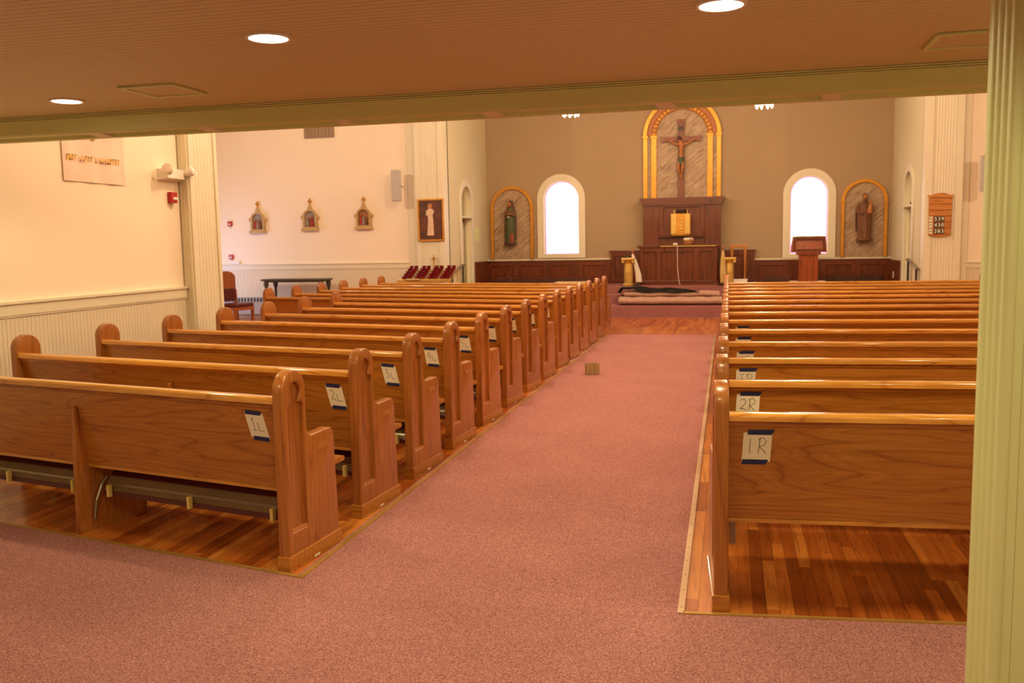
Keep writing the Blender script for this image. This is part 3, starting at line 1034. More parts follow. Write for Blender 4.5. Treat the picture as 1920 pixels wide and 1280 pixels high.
# ================================================================== left side objects
# banner on the left wall
bn = thing('banner', 'pale pink cloth banner with yellow lettering on the left wall', 'banner', (LW + 0.004, 6.79, 2.14))
m = MB()
pts = [(0.008 + 0.004 * math.sin(j * 0.9), -0.39 + j * 0.039) for j in range(21)]
m.prism([(x, y) for x, y in pts] + [(x - 0.004, y) for x, y in pts[::-1]], 0.0, 0.80, 'z')
m.build('cloth', 'banner', bn)
MB().tube([(0.012, -0.42, 0.80), (0.012, 0.42, 0.80)], 0.012).build('rod', 'gold', bn)
yy = -0.35
rr = random.Random(5)
for word in (4, 5, 1, 8):
    for k in range(word):
        hh = 0.042 + rr.random() * 0.008
        m = MB()
        kind = rr.randrange(4)
        zb = 0.172
        m.box((0.016, yy, zb), (0.019, yy + 0.009, zb + hh))
        if kind in (0, 2):
            m.box((0.016, yy + 0.016, zb), (0.019, yy + 0.024, zb + hh))
        if kind in (1, 2):
            m.box((0.016, yy, zb + hh - 0.009), (0.019, yy + 0.024, zb + hh))
        if kind in (0, 3):
            m.box((0.016, yy, zb), (0.019, yy + 0.024, zb + 0.009))
        m.build('letter', 'yellow', bn)
        yy += 0.034
    yy += 0.022
m = MB()
for k in range(6):
    m.ball((0.018, -0.02 + 0.018 * math.cos(k), 0.385 + 0.016 * math.sin(k)), 0.016, 8, 5)
m.build('emblem', 'yellow', bn)

# twin-head emergency light
em = thing('emergency_light', 'white twin headed emergency light high on the left wall', 'emergency light', (LW, 7.83, 2.22))
MB().hexa([(0, -0.17, 0), (0.10, -0.14, 0.02), (0.10, 0.14, 0.02), (0, 0.17, 0), (0, -0.17, 0.11), (0.09, -0.14, 0.11), (0.09, 0.14, 0.11), (0, 0.17, 0.11)]).build('housing', 'white', em)
for s in (-1, 1):
    hd = MB()
    hd.lathe([(0.028, -0.05), (0.047, 0.03), (0.05, 0.05)], (0, 0, 0), 16).xf(T(0.13, s * 0.17, 0.09) @ Euler((0, R(70), R(35 * s - 35))).to_matrix().to_4x4())
    h_ = hd.build('lamp_head', 'white', em, True)
    rf = MB().lathe([(0.044, 0.045), (0.044, 0.054), (0.015, 0.060)], (0, 0, 0), 16).xf(T(0.13, s * 0.17, 0.09) @ Euler((0, R(70), R(35 * s - 35))).to_matrix().to_4x4())
    rf.build('reflector', 'reflector', h_, True)


def pull(loc, rz, label):
    f = thing('fire_alarm', label, 'fire alarm', loc, rz, 'red fire alarm boxes')
    MB().box((-0.05, -0.045, 0), (0.05, 0, 0.105), 0.006).build('box', 'red', f)
    MB().box((-0.03, -0.06, 0.03), (0.03, -0.045, 0.055), 0.003).build('handle', 'white', f)
    MB().tube([(0, -0.012, 0), (0, -0.012, -0.05)], 0.008).build('conduit', 'trim', f)


pull((LW, 7.86, 2.01), R(90), 'red fire alarm box below the emergency light on the left wall')
pull((-10.86, TY, 2.05), 0, 'upper red fire alarm box on the stations wall')
pull((-10.87, TY, 1.31), 0, 'lower red fire alarm box just above the chair rail')
tag(MB().box((-10.86, TY - 0.05, 1.2), (-10.66, TY, 1.27), 0.006).build('wall_box', 'white'), 'small white box on the chair rail below fire alarms', 'box')

# vent grille
vg = thing('vent_grille', 'grey wall vent grille high on the stations wall under the beam', 'vent', (-8.615, TY, 3.89))
MB().box((-0.35, -0.02, 0), (0.35, 0, 0.40)).build('frame', 'grey_vent', vg)
for k in range(8):
    MB().box((-0.32 + k * 0.082, -0.03, 0.03), (-0.262 + k * 0.082, -0.02, 0.37)).build('slat', 'grey_vent', vg)


# stations of the cross
def station(x, z, label, tint):
    s = thing('station_relief', label, 'wall relief', (x, TY, z), 0, 'station reliefs on the transept wall')
    hw = 0.17
    out = [(-hw, 0.05), (hw, 0.05), (hw, 0.30)] + arc(0, 0.30, hw, 0, 180, 14)[1:-1] + [(-hw, 0.30)]
    inn = [(-hw + 0.045, 0.09), (hw - 0.045, 0.09), (hw - 0.045, 0.30)] + arc(0, 0.30, hw - 0.045, 0, 180, 12)[1:-1] + [(-hw + 0.045, 0.30)]
    link('frame', sheet(out, [inn], 0.07, 0.012, T(0, -0.035, 0) @ XZ), 'st_frame', s)
    link('back_plate', sheet(inn, [], 0.01, 0, T(0, -0.012, 0) @ XZ), tint, s)
    MB().box((-hw - 0.03, -0.09, 0), (hw + 0.03, 0, 0.055), 0.01).build('base_ledge', 'st_frame', s)
    for q in (-1, 1):
        MB().ball((q * (hw + 0.015), -0.04, 0.30), (0.035, 0.03, 0.045), 10, 6).build('capital', 'st_frame', s, True)
    MB().prism([(-0.07, 0.44), (0.07, 0.44), (0.02, 0.56), (-0.02, 0.56)], -0.05, 0, 'y').build('finial_base', 'st_frame', s)
    MB().box((-0.014, -0.04, 0.56), (0.014, -0.01, 0.70), 0.003).box((-0.045, -0.04, 0.625), (0.045, -0.01, 0.655), 0.003).build('finial_cross', 'gold', s)
    rr = random.Random(int(x * 100))
    for k in range(3):
        fx = -0.06 + k * 0.055
        hgt = 0.15 + rr.random() * 0.05
        col = ('brown_robe', 'st_red', 'st_grey')[(k + int(abs(x))) % 3]
        body = MB().lathe([(0.034, 0.0), (0.03, hgt * 0.4), (0.024, hgt * 0.8), (0.008, hgt)], (fx, -0.035, 0.10), 10).build('relief_figure', col, s, True)
        MB().ball((fx, -0.035, 0.10 + hgt + 0.016), 0.018, 8, 6).build('head', 'flesh', body, True)
    MB().ball((0.0, -0.02, 0.11), (0.11, 0.02, 0.03), 12, 6).build('ground_mound', 'green_cloth', s, True)


M['st_frame'] = plain('antique_relief_frame', (192, 162, 108), 0.6, var=0.15, vscale=20)
M['st_red'] = plain('relief_red', (168, 44, 30), 0.6)
M['st_grey'] = plain('relief_grey_robe', (150, 138, 128), 0.6)
M['st_sky'] = plain('relief_sky', (150, 140, 132), 0.7, var=0.2, vscale=12)
M['st_tan'] = plain('relief_tan', (160, 116, 74), 0.7, var=0.2, vscale=12)
station(-10.16, 1.88, 'small arched relief with gold cross, leftmost of three on the wall', 'st_sky')
station(-8.90, 1.905, 'small arched relief with gold cross, middle of three on the wall', 'st_sky')
station(-7.643, 1.91, 'small arched relief with gold cross, rightmost of three, beside the speaker', 'st_tan')


# column speakers
def speaker(x, z0, z1, label, sg):
    s = thing('column_speaker', label, 'speaker', (x, TY, z0))
    h = z1 - z0
    MB().box((-0.09, -0.42, 0), (0.09, -0.27, h), 0.012).build('cabinet', 'speaker', s)
    MB().box((-0.075, -0.428, 0.02), (0.075, -0.42, h - 0.02)).build('grille', 'speaker', s)
    MB().tube([(0, -0.28, h * 0.5), (0, 0, h * 0.5)], 0.015).build('wall_arm', 'dark_metal', s)


speaker(-6.76, 2.47, 3.12, 'grey column speaker on the stations wall by the pillar', 1)
speaker(4.50, 2.335, 2.975, 'grey column speaker by the right transept wall, half behind near pillar', -1)

# framed painting: plain robed shape on a dark ground
t = NT('painted_canvas')
v = t.coords((1, 1, 1), rand=False)
n = t.noise(v, 5, 4, 0.6, 0.6)
t.l(t.ramp(n, [(0.3, lin((58, 36, 30))), (0.5, lin((92, 56, 42))), (0.7, lin((120, 66, 52)))]), t.b.inputs['Base Color'])
t.b.inputs['Roughness'].default_value = 0.35
M['picture'] = t.m
pc = thing('framed_painting', 'gilt framed painting of a pale robed figure on the pillar', 'painting', (-6.09, 18.178, 1.63))
link('frame', sheet([(-0.29, 0), (0.29, 0), (0.29, 0.885), (-0.29, 0.885)], [[(-0.255, 0.035), (0.255, 0.035), (0.255, 0.85), (-0.255, 0.85)]], 0.035, 0.006, T(0, -0.0175, 0) @ XZ), 'gold', pc)
cv = MB().box((-0.256, -0.016, 0.034), (0.256, -0.006, 0.851)).build('canvas', 'picture', pc)
M['paint_white'] = plain('pale_paint', (216, 190, 164), 0.5, var=0.12, vscale=14)
M['paint_skin'] = plain('warm_paint', (190, 128, 80), 0.5)
link('painted_robe', sheet([(-0.09, 0.12), (0.06, 0.12), (0.055, 0.40), (0.04, 0.56), (0.075, 0.60), (0.055, 0.66), (0.02, 0.68), (-0.05, 0.68), (-0.10, 0.63), (-0.11, 0.54), (-0.07, 0.54), (-0.06, 0.42)], [], 0.002, 0, T(0, -0.0175, 0) @ XZ), 'paint_white', cv)
link('painted_head', sheet(arc(-0.015, 0.73, 0.045, 0, 345, 20, 0.055), [], 0.002, 0, T(0, -0.0175, 0) @ XZ), 'paint_skin', cv)

# votive candle rack
vr = thing('votive_rack', 'brass votive candle rack standing before the painting pillar', 'candle rack', (-6.03, 17.5, 0))
VX = [-0.43, -0.15, 0.13, 0.40]
MB().box((-0.58, -0.06, 0.80), (0.56, 0.0, 0.86), 0.006).build('front_rail', 'brass', vr)
for k in range(5):
    MB().box((-0.56, 0.02 + k * 0.12, 0.80 + k * 0.05), (0.54, 0.13 + k * 0.12, 0.82 + k * 0.05)).build('tier', 'brass', vr)
for x, y in ((-0.54, 0), (0.52, 0), (-0.54, 0.58), (0.52, 0.58)):
    MB().tube([(x, y, 0), (x, y, 0.82 if y < 0.1 else 1.02)], 0.016).build('leg', 'brass', vr)
MB().box((-0.012, 0.60, 1.0), (0.012, 0.62, 1.34)).box((-0.06, 0.60, 1.25), (0.06, 0.62, 1.28)).build('cross', 'gold', vr)
tag(MB().box((-6.40, 17.36, 0.862), (-6.14, 17.48, 0.868)).build('paper_card', 'paper'), 'small white card lying on the candle rack front rail', 'card')
# the card rests on a shelf lip of the rack
MB().box((-0.40, -0.16, 0.85), (-0.08, -0.01, 0.861)).build('card_shelf', 'brass', vr)
cup = MB().lathe([(0.030, 0.0), (0.040, 0.03), (0.045, 0.085), (0.045, 0.10), (0.038, 0.10), (0.036, 0.02)], (0, 0, 0), 12).mesh('votive_cup', True)
for vx, bank in zip(VX, ('leftmost', 'second', 'third', 'rightmost')):
    for k in range(5):
        for j in (-0.052, 0.052):
            c = link('votive_cup', cup, 'votive')
            c.location = (-6.03 + vx + j, 17.575 + k * 0.12, 0.821 + k * 0.05)
            tag(c, 'small ruby glass votive cup in the %s bank of the candle rack' % bank, 'votive cup', 'ruby votive cups on the rack')

# dark table against the stations wall
tb = thing('side_table', 'dark narrow table against the stations wall', 'table', (-9.07, 17.85, 0))
MB().box((-0.74, -0.22, 0.84), (0.74, 0.22, 0.88), 0.008).build('table_top', 'table_dark', tb)
for x, y in ((-0.64, -0.17), (0.64, -0.17), (-0.60, 0.17), (0.66, 0.17)):
    MB().lathe([(0.03, 0), (0.03, 0.3), (0.04, 0.34), (0.028, 0.4), (0.03, 0.68), (0.055, 0.76), (0.05, 0.84)], (x, y, 0), 10).build('leg', 'table_dark', tb, True)
MB().box((-0.6, -0.18, 0.81), (0.6, 0.18, 0.84)).build('apron', 'table_dark', tb)

# convector radiator
rd = thing('radiator', 'low grey convector radiator along the stations wall', 'radiator', (-10.0, TY - 0.02, 0))
MB().box((-1.9, -0.12, 0.08), (1.3, 0, 0.46), 0.01).build('cabinet', 'radiator', rd)
for k in range(40):
    x = -1.86 + k * 0.078
    MB().hexa([(x, -0.122, 0.36), (x + 0.045, -0.122, 0.36), (x + 0.045, -0.115, 0.36), (x, -0.115, 0.36), (x + 0.012, -0.122, 0.445), (x + 0.057, -0.122, 0.445), (x + 0.057, -0.115, 0.445), (x + 0.012, -0.115, 0.445)]).build('slot', 'slot', rd)

# wooden chair beyond the left pillar
ch = thing('wooden_chair', 'wooden chair with dark red seat beyond the left pillar', 'chair', (-9.05, 15.3, 0), R(74))
for x in (-0.22, 0.22):
    MB().box((x - 0.022, -0.22, 0), (x + 0.022, -0.175, 0.44)).build('leg', 'chair_wood', ch)
    MB().hexa([(x - 0.022, 0.18, 0), (x + 0.022, 0.18, 0), (x + 0.022, 0.225, 0), (x - 0.022, 0.225, 0), (x - 0.022, 0.22, 0.78), (x + 0.022, 0.22, 0.78), (x + 0.022, 0.26, 0.78), (x - 0.022, 0.26, 0.78)]).build('leg', 'chair_wood', ch)
MB().box((-0.24, -0.23, 0.40), (0.24, 0.22, 0.46), 0.006).build('seat_frame', 'chair_wood', ch)
MB().box((-0.235, -0.235, 0.46), (0.235, 0.2, 0.53), 0.025).build('seat_cushion', 'red_pad', ch)
MB().box((-0.19, 0.19, 0.56), (0.19, 0.235, 0.80), 0.015).build('back_cushion', 'red_pad', ch)
bo = [(-0.23, 0.78), (0.23, 0.78), (0.23, 1.0)] + arc(0, 1.0, 0.23, 0, 180, 12, 0.13)[1:-1] + [(-0.23, 1.0)]
link('backrest', sheet(bo, [], 0.035, 0.006, T(0, 0.242, 0) @ XZ), 'chair_wood', ch)

# daylit side door in the left transept, out of view to the left
dd = thing('door_3', 'glazed daylit door in the left transept side wall', 'door', (LT, 16.9, 0))
dd['kind'] = 'structure'
MB().box((0, -0.55, 0), (0.05, 0.55, 2.15)).build('frame', 'trim', dd)
MB().box((0.05, -0.42, 0.25), (0.06, 0.42, 1.95)).build('pane', 'pane_blue', dd)

# ================================================================== chancel objects
ACX = -1.07
rt = thing('reredos', 'dark panelled wooden reredos behind the altar with heavy cornice', 'reredos', (ACX, 21.45, 0.565))
Z = 0.565
MB().box((-0.87, -0.12, 0), (0.90, 0.18, 2.40 - Z)).build('body', 'dark_wood', rt)
MB().prism([(-0.88, 2.36 - Z), (0.91, 2.36 - Z), (0.95, 2.46 - Z), (0.985, 2.49 - Z), (0.985, 2.535 - Z), (-0.955, 2.535 - Z), (-0.955, 2.49 - Z), (-0.92, 2.46 - Z)], -0.20, 0.18, 'y').build('cornice', 'dark_wood_x', rt)
MB().box((-0.88, -0.135, 2.28 - Z), (0.91, -0.12, 2.30 - Z)).build('frieze_band', 'dark_wood_x', rt)
for a, b in ((-0.87, -0.50), (0.53, 0.90)):
    MB().box((a, -0.16, 0.0), (b, -0.12, 2.36 - Z), 0.005).build('pilaster', 'dark_wood', rt)
link('panel_frame', sheet([(-0.50, 1.66 - Z), (0.53, 1.66 - Z), (0.53, 2.42 - Z), (-0.50, 2.42 - Z)], [[(-0.40, 1.76 - Z), (0.44, 1.76 - Z), (0.44, 2.31 - Z), (-0.40, 2.31 - Z)]], 0.04, 0.01, T(0, -0.14, 0) @ XZ), 'dark_wood', rt)
MB().box((-0.53, -0.22, 1.63 - Z), (0.56, -0.12, 1.66 - Z)).build('shelf', 'dark_wood_x', rt)
# lower wings
for i, (a, b, tp) in enumerate(((-2.735, -2.03, 1.34), (-0.08, 0.585, 1.32))):
    wg = thing('reredos_wing', ('low dark wooden wing panel left of the altar', 'low dark wooden wing panel right of the altar')[i], 'panel', ((a + b) / 2, AY - 0.001, 0.566))
    h = tp - 0.566
    hw = (b - a) / 2
    MB().box((-hw, -0.12, 0), (hw, 0, h - 0.04)).build('body', 'dark_wood', wg)
    MB().box((-hw - 0.03, -0.15, h - 0.04), (hw + 0.03, 0, h), 0.006).build('cap', 'dark_wood_x', wg)
    link('panel_frame', sheet([(-hw, 0.02), (hw, 0.02), (hw, h - 0.045), (-hw, h - 0.045)], [[(-hw + 0.1, 0.12), (hw - 0.1, 0.12), (hw - 0.1, h - 0.14), (-hw + 0.1, h - 0.14)]], 0.03, 0.005, T(0, -0.135, 0) @ XZ), 'dark_wood', wg)

al = thing('altar', 'dark panelled wooden altar table in front of the reredos', 'altar', (ACX, 20.75, 0.565))
MB().box((-0.86, -0.33, 0), (0.83, 0.33, 1.395 - Z)).build('body', 'dark_wood', al)
MB().box((-0.92, -0.40, 1.405 - Z), (0.89, 0.40, 1.45 - Z), 0.006).box((-0.89, -0.37, 1.38 - Z), (0.86, 0.37, 1.405 - Z)).build('table_top', 'dark_wood_x', al)
MB().box((-0.40, -0.404, 1.418 - Z), (0.80, -0.399, 1.434 - Z)).build('front_edge_strip', 'brass', al)
hl = [[(a, 0.10), (b, 0.10), (b, 0.74), (a, 0.74)] for a, b in ((-0.78, -0.49), (-0.40, 0.32), (0.45, 0.70))]
link('front_frame', sheet([(-0.86, 0.0), (0.83, 0.0), (0.83, 0.825), (-0.86, 0.825)], hl, 0.04, 0.008, T(0, -0.35, 0) @ XZ), 'dark_wood', al)
MB().box((-0.88, -0.385, 0), (0.85, -0.37, 0.09), 0.004).build('base_board', 'dark_wood_x', al)

tk = thing('tabernacle', 'square gold tabernacle with relief door on the reredos shelf', 'tabernacle', (ACX, 21.23, 1.66))
MB().box((-0.225, -0.14, 0.02), (0.225, 0.09, 0.50), 0.012).box((-0.20, -0.12, 0.0), (0.20, 0.09, 0.02)).build('body', 'gold', tk)
for s in (-1, 1):
    MB().box((s * 0.155 - 0.06, -0.165, 0.03), (s * 0.155 + 0.06, -0.14, 0.49), 0.012).build('pilaster', 'brass', tk)
    MB().lathe([(0.014, 0), (0.010, 0.05), (0.013, 0.07), (0.004, 0.10)], (s * 0.145, -0.06, 0.50), 8).build('finial', 'brass', tk)
dr = MB().box((-0.10, -0.15, 0.08), (0.10, -0.138, 0.44), 0.004).build('door', 'gold', tk)
m = MB()
for x, z, r in ((0, 0.38, 0.022), (-0.02, 0.34, 0.016), (0.025, 0.33, 0.018), (0, 0.29, 0.024), (0, 0.22, 0.03), (0.01, 0.15, 0.032)):
    m.ball((x, -0.15, z), (r, 0.012, r), 10, 6)
m.build('relief', 'brass', dr, True)
tag(MB().lathe([(0.10, 0), (0.11, 0.01), (0.12, 0.09), (0.10, 0.09)], (ACX + 0.02, 21.27, 2.161), 16).build('metal_crown', 'dark_metal'), 'dark round crown piece on top of the gold tabernacle', 'ornament')

bk = thing('basket', 'wicker basket with white cloth on the altar', 'basket', (-0.88, 20.72, 1.451))
MB().lathe([(0.075, 0), (0.10, 0.02), (0.115, 0.10), (0.108, 0.10), (0.09, 0.02)], (0, 0, 0), 18).build('wicker_body', 'basket', bk, True)
m = MB()
rr = random.Random(2)
for k in range(9):
    m.ball((rr.uniform(-0.07, 0.07), rr.uniform(-0.05, 0.05), 0.11 + rr.uniform(0, 0.03)), (0.045, 0.04, 0.03), 8, 5)
m.build('cloth', 'white_cloth', bk, True)
MB().tube([(0.10 * math.cos(R(a)) + 0.03, 0, 0.09 + 0.09 * math.sin(R(a))) for a in range(-10, 100, 12)], 0.006, 6).build('handle', 'basket', bk)
wc = thing('power_adapter', 'white adapter with thin cord hanging down the altar front', 'adapter', (-1.15, 20.42, 1.451))
MB().box((-0.045, -0.03, 0), (0.045, 0.03, 0.045), 0.008).build('body', 'white', wc)
MB().tube([(0.03, -0.03, 0.02), (0.05, -0.09, 0.0), (0.052, -0.10, -0.2), (0.055, -0.10, -0.5), (0.08, -0.11, -0.75), (0.11, -0.12, -0.878)], 0.006, 6).build('cord', 'white', wc)

# gold arch, streaked panel and crucifix above the reredos
ga = thing('arch_panel', 'tall gilded arch with pilasters framing the crucifix panel', 'arch', (ACX, AY - 0.004, 2.54))
zs = 3.97 - 2.535
hw = 0.895
out = [(-hw, 0), (hw, 0), (hw, zs)] + arc(0, zs, hw, 0, 180, 24)[1:-1] + [(-hw, zs)]
link('streaked_panel', sheet(out, [], 0.03, 0, T(0, -0.015, 0) @ XZ), 'marble', ga)


def band(r0, r1, dep, y):
    o_ = arc(0, zs, r1, 0, 180, 30) + arc(0, zs, r0, 180, 0, 30)
    return sheet(o_, [], dep, 0.008, T(0, y, 0) @ XZ)


link('outer_arch', band(0.80, 0.895, 0.06, -0.06), 'gold', ga)
link('inner_arch', band(0.585, 0.60, 0.05, -0.055), 'gold', ga)
link('inner_arch', band(0.685, 0.70, 0.05, -0.055), 'gold', ga)
M['arch_rust'] = plain('rust_gilded_band', (172, 108, 66), 0.5, 0.1, var=0.25, vscale=30)
link('leaf_ground', band(0.60, 0.80, 0.02, -0.04), 'arch_rust', ga)
for k in range(22):
    a = R(4 + k * 8.2)
    c = Vector((0.645 * math.cos(a), -0.06, zs + 0.645 * math.sin(a)))
    m = MB().ball((0, 0, 0), (0.048, 0.024, 0.030), 8, 6).xf(T(*c) @ Matrix.Rotation(-a, 4, 'Y'))
    m.build('leaf_boss', 'gilt', ga, True)
for x0, x1 in ((-0.89, -0.79), (-0.705, -0.58), (0.58, 0.705), (0.79, 0.89)):
    MB().box((x0, -0.08, 0), (x1, -0.03, zs - 0.03), 0.008).build('pilaster', 'gold', ga)
    MB().box((x0 - 0.015, -0.095, zs - 0.05), (x1 + 0.015, -0.03, zs + 0.02), 0.008).build('capital', 'gold', ga)

cr = thing('crucifix', 'wooden crucifix with carved figure inside the gilded arch', 'crucifix', (-1.085, AY - 0.06, 2.535))
MB().box((-0.072, -0.05, 0), (0.072, 0.0, 1.78), 0.006).build('upright', 'cross_wood', cr)
MB().prism([(-0.085, 1.70), (0.085, 1.70), (0.095, 1.80), (-0.095, 1.80)], -0.055, 0, 'y').build('upright_cap', 'cross_wood', cr)
MB().prism([(-0.45, 1.275), (-0.38, 1.30), (0.38, 1.30), (0.45, 1.275), (0.45, 1.43), (0.38, 1.405), (-0.38, 1.405), (-0.45, 1.43)], -0.056, 0, 'y').build('crossbar', 'cross_wood', cr)
MB().box((-0.06, -0.062, 1.54), (0.06, -0.05, 1.64)).build('title_board', 'dark_metal', cr)


def skin_mesh(name, verts, edges, radii, sub=2):
    me = bpy.data.meshes.new(name)
    me.from_pydata(verts, edges, [])
    ob = bpy.data.objects.new(name, me)
    C.objects.link(ob)
    ob.modifiers.new('skin', 'SKIN')
    me.skin_vertices[0].data[0].use_root = True
    for v_, r_ in zip(me.skin_vertices[0].data, radii):
        v_.radius = (r_, r_) if not isinstance(r_, tuple) else r_
    sb = ob.modifiers.new('sub', 'SUBSURF')
    sb.levels = sb.render_levels = sub
    bpy.context.view_layer.update()
    m2 = bpy.data.meshes.new_from_object(ob.evaluated_get(bpy.context.evaluated_depsgraph_get()))
    bpy.data.objects.remove(ob)
    for p_ in m2.polygons:
        p_.use_smooth = True
    return m2


y = -0.095
V = [(0, y, 0.86), (0.0, y, 1.02), (0.005, y - 0.01, 1.16), (0.0, y, 1.24), (-0.02, y - 0.035, 1.285), (-0.035, y - 0.05, 1.335),
     (0.085, y, 1.215), (0.20, y + 0.01, 1.275), (0.315, y + 0.025, 1.335), (0.355, y + 0.03, 1.355),
     (-0.085, y, 1.215), (-0.20, y + 0.01, 1.275), (-0.315, y + 0.025, 1.335), (-0.355, y + 0.03, 1.355),
     (0.045, y, 0.83), (0.03, y - 0.045, 0.66), (0.012, y + 0.01, 0.50), (0.008, y - 0.035, 0.44),
     (-0.045, y, 0.83), (-0.055, y - 0.055, 0.67), (-0.012, y + 0.0, 0.51), (-0.002, y - 0.045, 0.45)]
Ed = [(0, 1), (1, 2), (2, 3), (3, 4), (4, 5), (3, 6), (6, 7), (7, 8), (8, 9), (3, 10), (10, 11), (11, 12), (12, 13), (0, 14), (14, 15), (15, 16), (16, 17), (0, 18), (18, 19), (19, 20), (20, 21)]
rad = [0.062, 0.058, 0.078, 0.055, 0.028, 0.05, 0.042, 0.028, 0.02, 0.02, 0.042, 0.028, 0.02, 0.02, 0.05, 0.036, 0.024, 0.02, 0.05, 0.036, 0.024, 0.02]
fg = link('carved_body', skin_mesh('carved_body', V, Ed, [q * 0.8 for q in rad]), 'flesh', cr)
MB().loft([[((0.075 + 0.01 * math.cos(3 * a)) * math.cos(a), y + 0.055 * math.sin(a), z) for a in [2 * math.pi * k / 14 for k in range(14)]] for z in (0.76, 0.82, 0.88, 0.93)]).build('loincloth', 'green_cloth', fg, True)
MB().ball((-0.036, y - 0.042, 1.355), (0.052, 0.05, 0.048), 12, 8).build('hair', 'dark_robe', fg, True)


# arched statue niches
def niche(cx, hw, z0, zs_, label, name='arched_niche'):
    g = thing(name, label, 'arched panel', (cx, AY, z0))
    s_ = zs_ - z0
    out = [(-hw, 0), (hw, 0), (hw, s_)] + arc(0, s_, hw, 0, 180, 24)[1:-1] + [(-hw, s_)]
    iw = hw - 0.075
    inn = [(-iw, -0.01), (iw, -0.01), (iw, s_)] + arc(0, s_, iw, 0, 180, 24)[1:-1] + [(-iw, s_)]
    link('streaked_panel', sheet(out, [], 0.02, 0, T(0, -0.01, 0) @ XZ), 'marble', g)
    fr_ = [(hw, 0), (hw, s_)] + arc(0, s_, hw, 0, 180, 24)[1:] + [(-hw, 0), (-iw, 0), (-iw, s_)] + arc(0, s_, iw, 180, 0, 24)[1:] + [(iw, 0)]
    link('gilt_frame', sheet(fr_, [], 0.06, 0.008, T(0, -0.045, 0) @ XZ), 'gold', g)
    for s in (-1, 1):
        MB().box((s * (hw - 0.037) - 0.05, -0.085, s_ - 0.03), (s * (hw - 0.037) + 0.05, -0.015, s_ + 0.02), 0.006).build('capital', 'gold', g)
    return g


niche(-5.16, 0.535, 1.165, 2.40, 'gilt arched panel left of the window with green robed statue')
niche(2.95, 0.49, 1.11, 2.35, 'gilt arched panel right of the lectern with brown robed statue')


def robe_rings(prof, folds=7, amp=0.06, n=36, ph=0.0, cy=0.0):
    rings = []
    for z, rx, ry, dx in prof:
        ring = []
        for k in range(n):
            a = 2 * math.pi * k / n
            f = 1 + amp * math.cos(folds * a + ph) * (1.0 if z < prof[-1][0] * 0.7 else 0.4)
            ring.append((dx + rx * f * math.cos(a), cy + ry * f * math.sin(a), z))
        rings.append(ring)
    return rings


def face(parent, c, r, skin, hair, look=0):
    """one head with nose, brow and chin modelled into the mesh, plus hair"""
    bm = bmesh.new()
    bmesh.ops.create_icosphere(bm, subdivisions=3, radius=1)
    for v_ in bm.verts:
        x_, y_, z_ = v_.co
        f = 1.0
        if y_ < -0.2:
            f += 0.22 * math.exp(-((x_ / 0.16) ** 2 + ((z_ + 0.05) / 0.28) ** 2))       # nose
            f -= 0.10 * (math.exp(-(((x_ - 0.38) / 0.2) ** 2 + ((z_ - 0.15) / 0.14) ** 2)) + math.exp(-(((x_ + 0.38) / 0.2) ** 2 + ((z_ - 0.15) / 0.14) ** 2)))
            f -= 0.05 * math.exp(-((x_ / 0.3) ** 2 + ((z_ + 0.48) / 0.06) ** 2))          # mouth line
        w_ = 0.78 if z_ > -0.1 else 0.78 + 0.25 * (z_ + 0.1)
        v_.co = (x_ * f * w_, y_ * f * 0.88, z_ * 1.12)
    m_ = MB()
    m_.bm.free()
    m_.bm = bm
    m_.xf(T(*c) @ Matrix.Scale(r, 4))
    h_ = m_.build('head', skin, parent, True)
    MB().ball((c[0], c[1] + r * 0.22, c[2] + r * 0.22), (r * 0.86, r * 0.88, r * 1.08), 14, 8).build('hair', hair, h_, True)
    return h_


# green robed statue
sl = thing('statue', 'painted statue in a green robe in the left arched panel', 'statue', (-5.18, AY - 0.16, 1.525))
MB().lathe([(0.15, 0), (0.16, 0.02), (0.15, 0.05), (0.13, 0.06)], (0, 0, 0), 20).build('base', 'dark_robe', sl, True)
MB().loft(robe_rings([(0.05, 0.125, 0.09, 0), (0.25, 0.115, 0.085, 0), (0.42, 0.12, 0.088, 0), (0.62, 0.118, 0.082, 0.005), (0.76, 0.12, 0.075, 0.01), (0.84, 0.085, 0.06, 0.01), (0.88, 0.035, 0.035, 0.0)])).build('robe', 'green_cloth', sl, True)
MB().loft(robe_rings([(0.055, 0.055, 0.03, 0.045), (0.14, 0.06, 0.035, 0.05), (0.24, 0.05, 0.03, 0.055), (0.27, 0.02, 0.015, 0.055)], 5, 0.1, 20, 0, -0.075)).build('under_skirt', 'rust_robe', sl, True)
MB().loft(robe_rings([(0.10, 0.14, 0.07, 0.0), (0.4, 0.145, 0.07, 0.0), (0.7, 0.135, 0.07, 0.01), (0.85, 0.10, 0.06, 0.01), (0.96, 0.065, 0.05, 0.015), (1.04, 0.05, 0.04, 0.015), (1.07, 0.02, 0.02, 0.015)], 9, 0.05, 36, 1.0, 0.045)).build('mantle', 'dark_robe', sl, True)
face(sl, (-0.012, -0.02, 0.965), 0.062, 'flesh', 'dark_robe')
arm = skin_mesh('arms', [(0.0, -0.04, 0.80), (0.10, -0.03, 0.79), (0.125, -0.07, 0.68), (0.06, -0.12, 0.72), (0.03, -0.13, 0.745), (-0.10, -0.03, 0.79), (-0.12, -0.07, 0.68), (-0.05, -0.12, 0.70), (-0.02, -0.13, 0.725)], [(0, 1), (1, 2), (2, 3), (3, 4), (0, 5), (5, 6), (6, 7), (7, 8)], [0.04, 0.038, 0.034, 0.024, 0.018, 0.038, 0.034, 0.024, 0.018])
link('arms', arm, 'brown_robe', sl)
MB().ball((0.0, -0.135, 0.735), (0.028, 0.02, 0.03), 10, 6).build('hands', 'flesh', sl, True)
MB().ball((-0.02, -0.11, 0.66), (0.03, 0.02, 0.022), 10, 6).build('white_cuff', 'white_cloth', sl, True)

